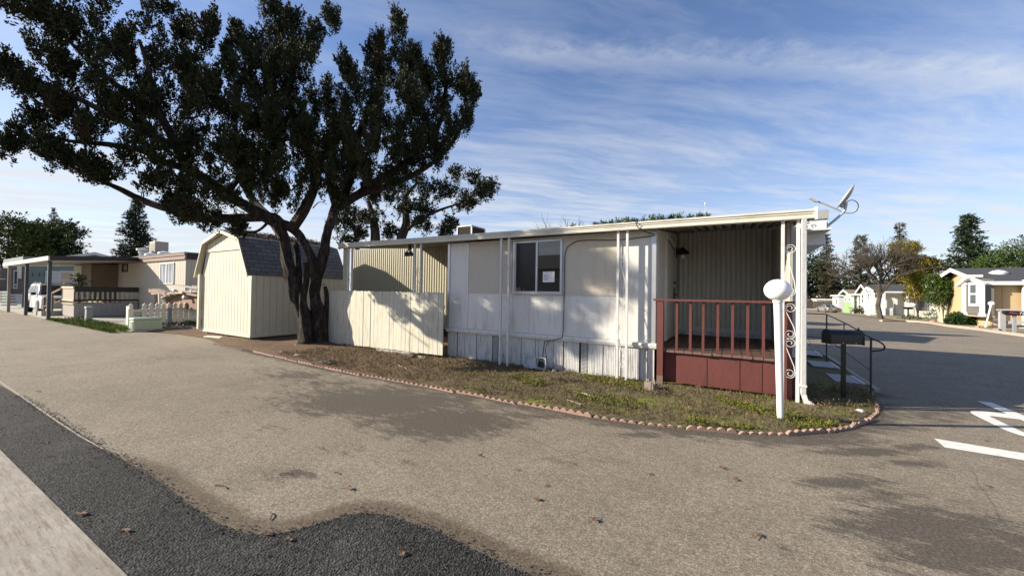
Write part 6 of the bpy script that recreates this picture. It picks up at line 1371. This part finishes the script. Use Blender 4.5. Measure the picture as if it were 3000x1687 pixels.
# shrubs and hedges
def shrub(name, blobs, D, label, m, cat='shrub', ls=.12, dens=10, group=None, n=9): return leafy(name, blobs[0][0], D, blobs[0][1] + blobs[0][3], blobs, label, m, cat, group, dens, ls, 0, False, .2, n)
def s25(x, y, f_): q = f_(x, y); return (q[0] / S, q[1] / S)
def depth(p): return (p - EYE).dot(fw)
DH = depth(gr(*d6(1050, 1200))); 
hb = [(*s25(x, y, d6), rx * 1.15 / 5.797 / S, ry * 1.15 / 5.797 / S) for x, y, rx, ry in ((880,1105,95,85),(960,1095,110,92),(1060,1105,110,92),(1160,1110,110,92),(1250,1120,95,85),(1310,1130,60,70))]
shrub('clipped_hedge', hb, DH + 1.0, 'dense clipped green hedge before the beige house bay', 'hedge', 'hedge', .16, 170, n=12)
DS = depth(gr(*d5(950, 700))); shrub('shrub', [(*s25(x, y, d5), rx / 5.797 / S, ry / 5.797 / S) for x, y, rx, ry in ((920,640,70,65),(1000,650,80,65),(1070,665,50,50))], DS, 'spreading green shrub before the white house windows', 'shrub', ls=.35, dens=50)
DS2 = depth(gr(*d5(1220, 715))); shrub('shrub', [(*s25(x, y, d5), rx / 5.797 / S, ry / 5.797 / S) for x, y, rx, ry in ((1190,660,50,50),(1240,685,45,35))], DS2, 'dark low shrub between the white post and the bare tree', 'shrub', ls=.3, dens=50)
DS3 = depth(gr(*d5(1800, 800))); shrub('shrub', [(*s25(x, y, d5), rx / 5.797 / S, ry / 5.797 / S) for x, y, rx, ry in ((1730,770,60,30),(1830,760,70,35),(1920,755,60,35))], DS3, 'low green ground shrub under the far black mailbox', 'shrub', ls=.22, dens=50)
shrub('shrub', [(*s25(x, y, d6), rx / 5.797 / S, ry / 5.797 / S) for x, y, rx, ry in ((450,1040,60,55),(560,1080,55,60),(520,950,50,70))], depth(gr(*d6(500, 1130))), 'mixed shrub at the foot of the vine covered post', 'broadleaf', ls=.16, dens=40)
# street trees
DB = depth(gr(2215 * S, 800 * S)); p = A(2215, 797, DB); bt = bare('bare_tree', (p.x, p.y, gz(p.y)), 11.4, 'large bare grey tree standing before the white house', 12, .46, 6, .27, 'twigs', 3, .25, .27)
Dy = depth(gr(*d6(285, 1060))); kk = Dy / (F / S)
leafy('autumn_tree', 2314, Dy, 797, [(2283,622,24,16),(2345,672,20,14),(2283,632,26,22),(2272,655,20,22),(2300,625,14,12),(2300,665,24,18),(2290,690,26,22),(2325,660,26,14),(2340,662,16,12),(2322,690,20,20),(2305,715,24,20),(2335,705,16,16),(2300,745,18,16),(2320,730,20,14)], 'yellow and green autumn tree with two leaning pale trunks', 'autumn', dens=60, ls=.2, tr=.14, D2=.5, bark='wood_grey')
leafy('young_tree', 2372, depth(gr(*d6(720, 1150))), 815, [(2362,712,22,18),(2380,708,20,18),(2358,735,20,18),(2380,735,18,20),(2375,762,14,18),(2356,755,16,14),(2365,700,16,10)], 'small dense green tree with yellow lower leaves beside the beige house', 'broadleaf', dens=90, ls=.17, tr=.1, D2=.4, bark='cream_fence')
conifer(2079, 0, 104, 588, 770, 34, 'green conifer just right of the awning end', 'conifer_brown', nb=150)
leafy('dark_tree', 2090, 112, 790, [(2070,690,36,40),(2060,730,40,40),(2100,725,30,44),(2040,660,22,34),(2110,760,22,26),(2030,720,20,50)], 'dark shaded tree mass behind the green conifer', 'conifer', dens=11, ls=.9)
conifer(2165, 0, 100, 592, 800, 40, 'brownish conifer left of the large bare tree', 'conifer_brown', nb=170, top=.12)
conifer(2263, 0, 92, 562, 800, 40, 'tall thin conifer behind the large bare tree', 'conifer_brown', nb=150, top=.05)
leafy('dark_tree', 2200, 100, 800, [(2140,730,26,40),(2180,740,40,40),(2230,740,40,36),(2260,720,30,40)], 'dark trees behind the far house roofs', 'conifer', dens=10, ls=.9)
conifer(2438, 0, 62, 543, 760, 62, 'large dark conifer behind the beige house', 'conifer', nb=210, droop=.22, top=.05, full=.9)
leafy('dark_tree', 2400, 58, 760, [(2385,690,18,20),(2405,705,20,20)], 'dark tree edge left of the beige house roof', 'conifer', dens=18, ls=.4)
leafy('broad_tree', 2520, 56, 760, [(2490,650,26,18),(2520,645,28,16),(2550,655,28,20),(2470,670,22,18),(2510,668,40,18),(2570,670,30,24)], 'sunlit green broad tree behind the beige house roof', 'broadleaf', dens=21, ls=.34)
leafy('broad_tree', 2570, 66, 760, [(2560,620,20,16),(2578,610,16,14),(2585,630,20,24),(2600,640,30,30)], 'grey green tree top at the right edge of the picture', 'shrub', dens=18, ls=.36)
for i, (x, y) in enumerate(((130, 430), (345, 420))):
    q = s25(x, y, d5); leafy('small_tree', q[0], 108, q[1] + 6, [(q[0], q[1], 9 - 3 * i, 7)], ('small green tree top over the left part of the brown fence', 'small green bush top over the right part of the brown fence')[i], 'broadleaf', dens=5, ls=.5)
# street furniture on the right
pp = gr(*d6(1370, 1235)); l2 = lamp_post((pp.x, pp.y, gz(pp.y)), 'small white globe lamp post leaning before the beige house wall', R(9.5), 1.08)
def far_mail(pt, label, s=1., txt=False):
    t = empty('mailbox', (pt.x, pt.y, gz(pt.y)), label, 'mailbox', 'black mailboxes across the street'); z = gz(pt.y)
    MB().box(pt.x - .06, pt.x + .06, pt.y - .06, pt.y + .06, z, z + .95 * s).build('post', MT['rail_black'] if not txt else MT['galv'], t)
    b_ = MB(); pr = [(-.3, 0), (.3, 0), (.42, .1), (.42, .26), (-.42, .26), (-.42, .1)]; b_.prism([(pt.x + u, pt.y - .14, z + .95 * s + v) for u, v in pr], (0, .28, 0)); b_.build('box', MT['black_box'], t)
    if txt:
        cv = bpy.data.curves.new('number', 'FONT'); cv.body = '72'; cv.size = .2; cv.extrude = .002; fo = bpy.data.objects.new('number', cv); C.objects.link(fo); fo.parent = t; fo.location = (.12, -.146, .95 * s + .06); fo.rotation_euler = (PI / 2, 0, 0); tomesh(fo, MT['paper'])
        MB().prism([(pt.x - .28, pt.y - .146, z + .95 * s + .14), (pt.x + .08, pt.y - .146, z + .95 * s + .1), (pt.x + .08, pt.y - .146, z + .95 * s + .13), (pt.x - .2, pt.y - .146, z + .95 * s + .18)], (0, .003, 0)).build('flash', mm('red_mark', (.5, .06, .05), .6), t)
    return t
far_mail(gr(*d6(1865, 1325)), 'black mailbox with number 72 on a grey post by the grey railing', 1.12, True)
far_mail(gr(*d5(1800, 765)), 'small black mailbox on a thin post before the white house', 1.15)
rl = empty('ramp_railing', tuple(gr(*d6(1660, 1300))), 'grey wooden ramp railing with two rails at the right edge', 'railing'); p = gr(*d6(1655, 1300)); z = gz(p.y)
MB().bar(p, p + Vector((0, 0, 1.35)), .22).build('railing_post', MT['wood_grey'] if False else mm('grey_paint', (.36, .36, .37), .7), rl)
MB().bar(p + Vector((-.2, 0, 1.36)), p + Vector((4.5, -.6, 1.6)), .2, .08).bar(p + Vector((.1, 0, .62)), p + Vector((4.5, -.6, .95)), .06, .16).bar(p + Vector((.1, .3, .36)), p + Vector((4.5, -.3, .7)), .06, .14).build('rail', MT['grey_paint'], rl)
fe = empty('garden_edging', tuple(gr(*d6(1400, 1250))), 'low dark wire border fence before the beige house', 'border fence'); q = MB(); p0, p1 = gr(*d6(1420, 1240)), gr(*d6(1940, 1255))
for k in range(30): p = p0.lerp(p1, k / 29); q.bar(p, p + Vector((0, 0, .3)), .02)
q.bar(p0 + Vector((0, 0, .18)), p1 + Vector((0, 0, .18)), .02); q.build('wire', MT['rail_black'], fe)
random.seed(12)
for x, y, r, m in ((1240, 1245, .16, 'terracotta'), (1570, 1300, .2, 'rock'), (640, 1130, .22, 'white_trim'), (540, 1030, .2, 'white_trim'), (480, 1140, .2, 'terracotta')):
    p = gr(*d6(x, y)); rough('rock', (p.x, p.y, p.z + r * .6), (r, r, r * .8), MT[m], {1240: 'pinkish kerb stone at the foot of the leaning white lamp', 1570: 'grey rock by the end of the wire border', 640: 'white rounded stone under the small green tree', 540: 'white flower head like ball in the far garden', 480: 'red clay pot stone in the far garden'}[x], 'stone', x)
eb = MB(); q = [gr(*d6(x, y)) for x, y in ((-400, 1110), (0, 1112), (250, 1125), (500, 1155), (700, 1190), (900, 1215), (1220, 1250), (1540, 1300), (2100, 1375))]
for a, b in zip(q, q[1:]): eb.bar(a + Vector((0, 0, .06)), b + Vector((0, 0, .06)), .22, .16)
tag(eb.build('kerb', mm('pink_kerb', (.45, .36, .29), .9, .3, 5)), kind='structure')
p = gr(*d6(345, 1075)); si = empty('yard_sign', tuple(p), 'small square cream sign box on a short leg among the shrubs', 'sign'); MB().box(p.x - .42, p.x + .42, p.y - .1, p.y + .1, p.z + .2, p.z + .95).build('board', MT['cream_shed'], si); MB().box(p.x - .3, p.x + .3, p.y - .05, p.y + .05, p.z, p.z + .2).build('leg', MT['rail_black'], si)
q = MB()
for k, (u, v) in enumerate(((-.2, .7), (.1, .75), (-.1, .45), (.2, .5))): q.box(p.x + u, p.x + u + .12, p.y - .106, p.y - .101, p.z + v, p.z + v + .06)
q.build('mark', MT['terracotta'], si)
p = A(2330, 760, Dy + 1); fl_ = empty('flag_on_pole', (p.x, p.y, gz(p.y)), 'striped flag hanging from a slanted pole between the autumn tree and the green tree', 'flag')
T_ = A(2305 + 2, 716 + 8, Dy + 1); t1 = A(2700/1.1646, 0, 1); 
pa, pb = at(*d6(295, 500), Dy + 1), at(*d6(410, 590), Dy + 1); MB().tube([pb, pa], .04, 6).tube([pb, (pb.x, pb.y, gz(pb.y))], .05, 6).build('pole', MT['galv'], fl_)
fg = [at(*d6(*q_), Dy + 1) for q_ in ((360, 590), (435, 610), (440, 650), (395, 735), (375, 820), (358, 800))]
for k in range(6):
    a0, a1 = k / 6, (k + 1) / 6; L0, R0 = fg[0].lerp(fg[5], a0), fg[1].lerp(fg[4], a0); L1, R1 = fg[0].lerp(fg[5], a1), fg[1].lerp(fg[4], a1); sh_ = Vector((0, 0, -.12)); MB().prism([L0 + sh_, R0, R1, L1 + sh_], fw * .02).build('stripe', MT['red_mark'] if k % 2 == 0 else MT['bright_white'], fl_)
pk2 = empty('picket_fence', tuple(gr(*d5(1460, 725))), 'short white picket fence right of the large bare tree', 'fence'); q0, q1 = gr(*d5(1385, 722)), gr(*d5(1535, 727)); w = MB()
for k in range(12): p = q0.lerp(q1, k / 11); w.bar(p, p + Vector((0, 0, 1.15)), .1, .04)
w.bar(q0 + Vector((0, 0, .85)), q1 + Vector((0, 0, .85)), .05, .1); w.build('pickets', MT['bright_white'], pk2); MB().bar(q1 + Vector((.2, 0, 0)), q1 + Vector((.2, 0, 1.75)), .2).build('fence_post', MT['grey_paint'], pk2)
p = gr(*d5(1128, 728)); wp3 = empty('white_post', tuple(p), 'white post with curved arm standing before the white house', 'post'); MB().bar(p, p + Vector((0, 0, 2.2)), .3).build('post', MT['bright_white'], wp3); MB().tube(spline([p + Vector((0, 0, 2.2)), p + Vector((-.15, 0, 2.6)), p + Vector((.3, 0, 2.8)), p + Vector((.35, 0, 3.4))], 4), .07, 6).build('arm', MT['bright_white'], wp3)
sr = empty('step_railing', tuple(gr(*d5(1060, 700))), 'white slanted step railing beside the white house bay', 'railing'); p = gr(*d5(1100, 715)); MB().bar(p + Vector((-1.2, 0, 2.2)), p + Vector((0, 0, 1.5)), .08).bar(p + Vector((-1.1, 0, 1.7)), p + Vector((0, 0, 1.0)), .08).build('rail', MT['bright_white'], sr)
b_ = empty('lamp', tuple(gr(*d6(160, 1050))), 'pale round garden lamp head on a thin stake left of the leaning trunk', 'lamp'); p = at(*d6(162, 830), Dy); MB().lathe([(.02, -.12), (.16, -.08), (.2, 0), (.1, .12), (.02, .16)], p, 12).build('head', MT['globe'], b_, smooth='all'); MB().tube([(p.x, p.y, gz(p.y)), (p.x, p.y, p.z - .1)], .03).build('stake', MT['galv'], b_)

# ---------------------------------------------------------------- homes hidden behind / behind the camera (they cast the street shadows and the window reflection)
def plain_home(x0, x1, y0, y1, zt4, label, tall=.9):
    g0 = gz(y0); t = empty('mobile_home', ((x0 + x1) / 2, (y0 + y1) / 2, g0), label, 'mobile home'); MB().box(x0, x1, y0, y1, g0, zt4).build('wall', MT['tan_siding'], t); ym = (y0 + y1) / 2
    MB().prism([(x0 - .4, y0 - .4, zt4 - .05), (x0 - .4, ym, zt4 + tall), (x0 - .4, y1 + .4, zt4 - .05)], (x1 - x0 + .8, 0, 0)).build('roof', MT['shingle_dark'], t)
    for k in range(3): xx = x0 + (x1 - x0) * (.2 + .3 * k); MB().box(xx, xx + 1.2, y1 + .001, y1 + .04, g0 + 1.2, g0 + 2.2).build('window', MT['glass_house'], t)
plain_home(-13, .8, 18.5, 24.5, 2.7, 'tan home standing behind the front home', .8)
plain_home(-13, .2, 30.5, 35.5, 2.5, 'tan home in the third row along the street', .8)
plain_home(-14, -1.5, -13.5, -6.2, 3.1, 'tan home across the road behind the viewpoint', 1.2)
leafy('dark_tree', 1960, 112, 790, [(1880,700,44,40),(1940,715,46,50),(1995,700,40,44),(1840,725,36,36),(2020,730,34,40)], 'dark tree mass far behind the front home', 'conifer', dens=8, ls=1.0)

# ---------------------------------------------------------------- camera and render
cam = bpy.data.cameras.new('camera'); co_ = bpy.data.objects.new('camera', cam); C.objects.link(co_)
cam.sensor_fit = 'HORIZONTAL'; cam.sensor_width = 36; cam.lens = 36 * F / 3000; cam.clip_end = 2000; cam.clip_start = .05
from mathutils import Matrix
M_ = Matrix((rt, up, -fw)).transposed().to_4x4(); M_.translation = EYE; co_.matrix_world = M_
sc = bpy.context.scene; sc.camera = co_
sc.view_settings.view_transform = 'Standard'; sc.view_settings.look = 'None'; sc.view_settings.gamma = 1; sc.view_settings.exposure = 0.98
sc.render.engine = 'CYCLES'; sc.cycles.max_bounces = 5; sc.cycles.diffuse_bounces = 3; sc.cycles.glossy_bounces = 3; sc.cycles.use_denoising = True
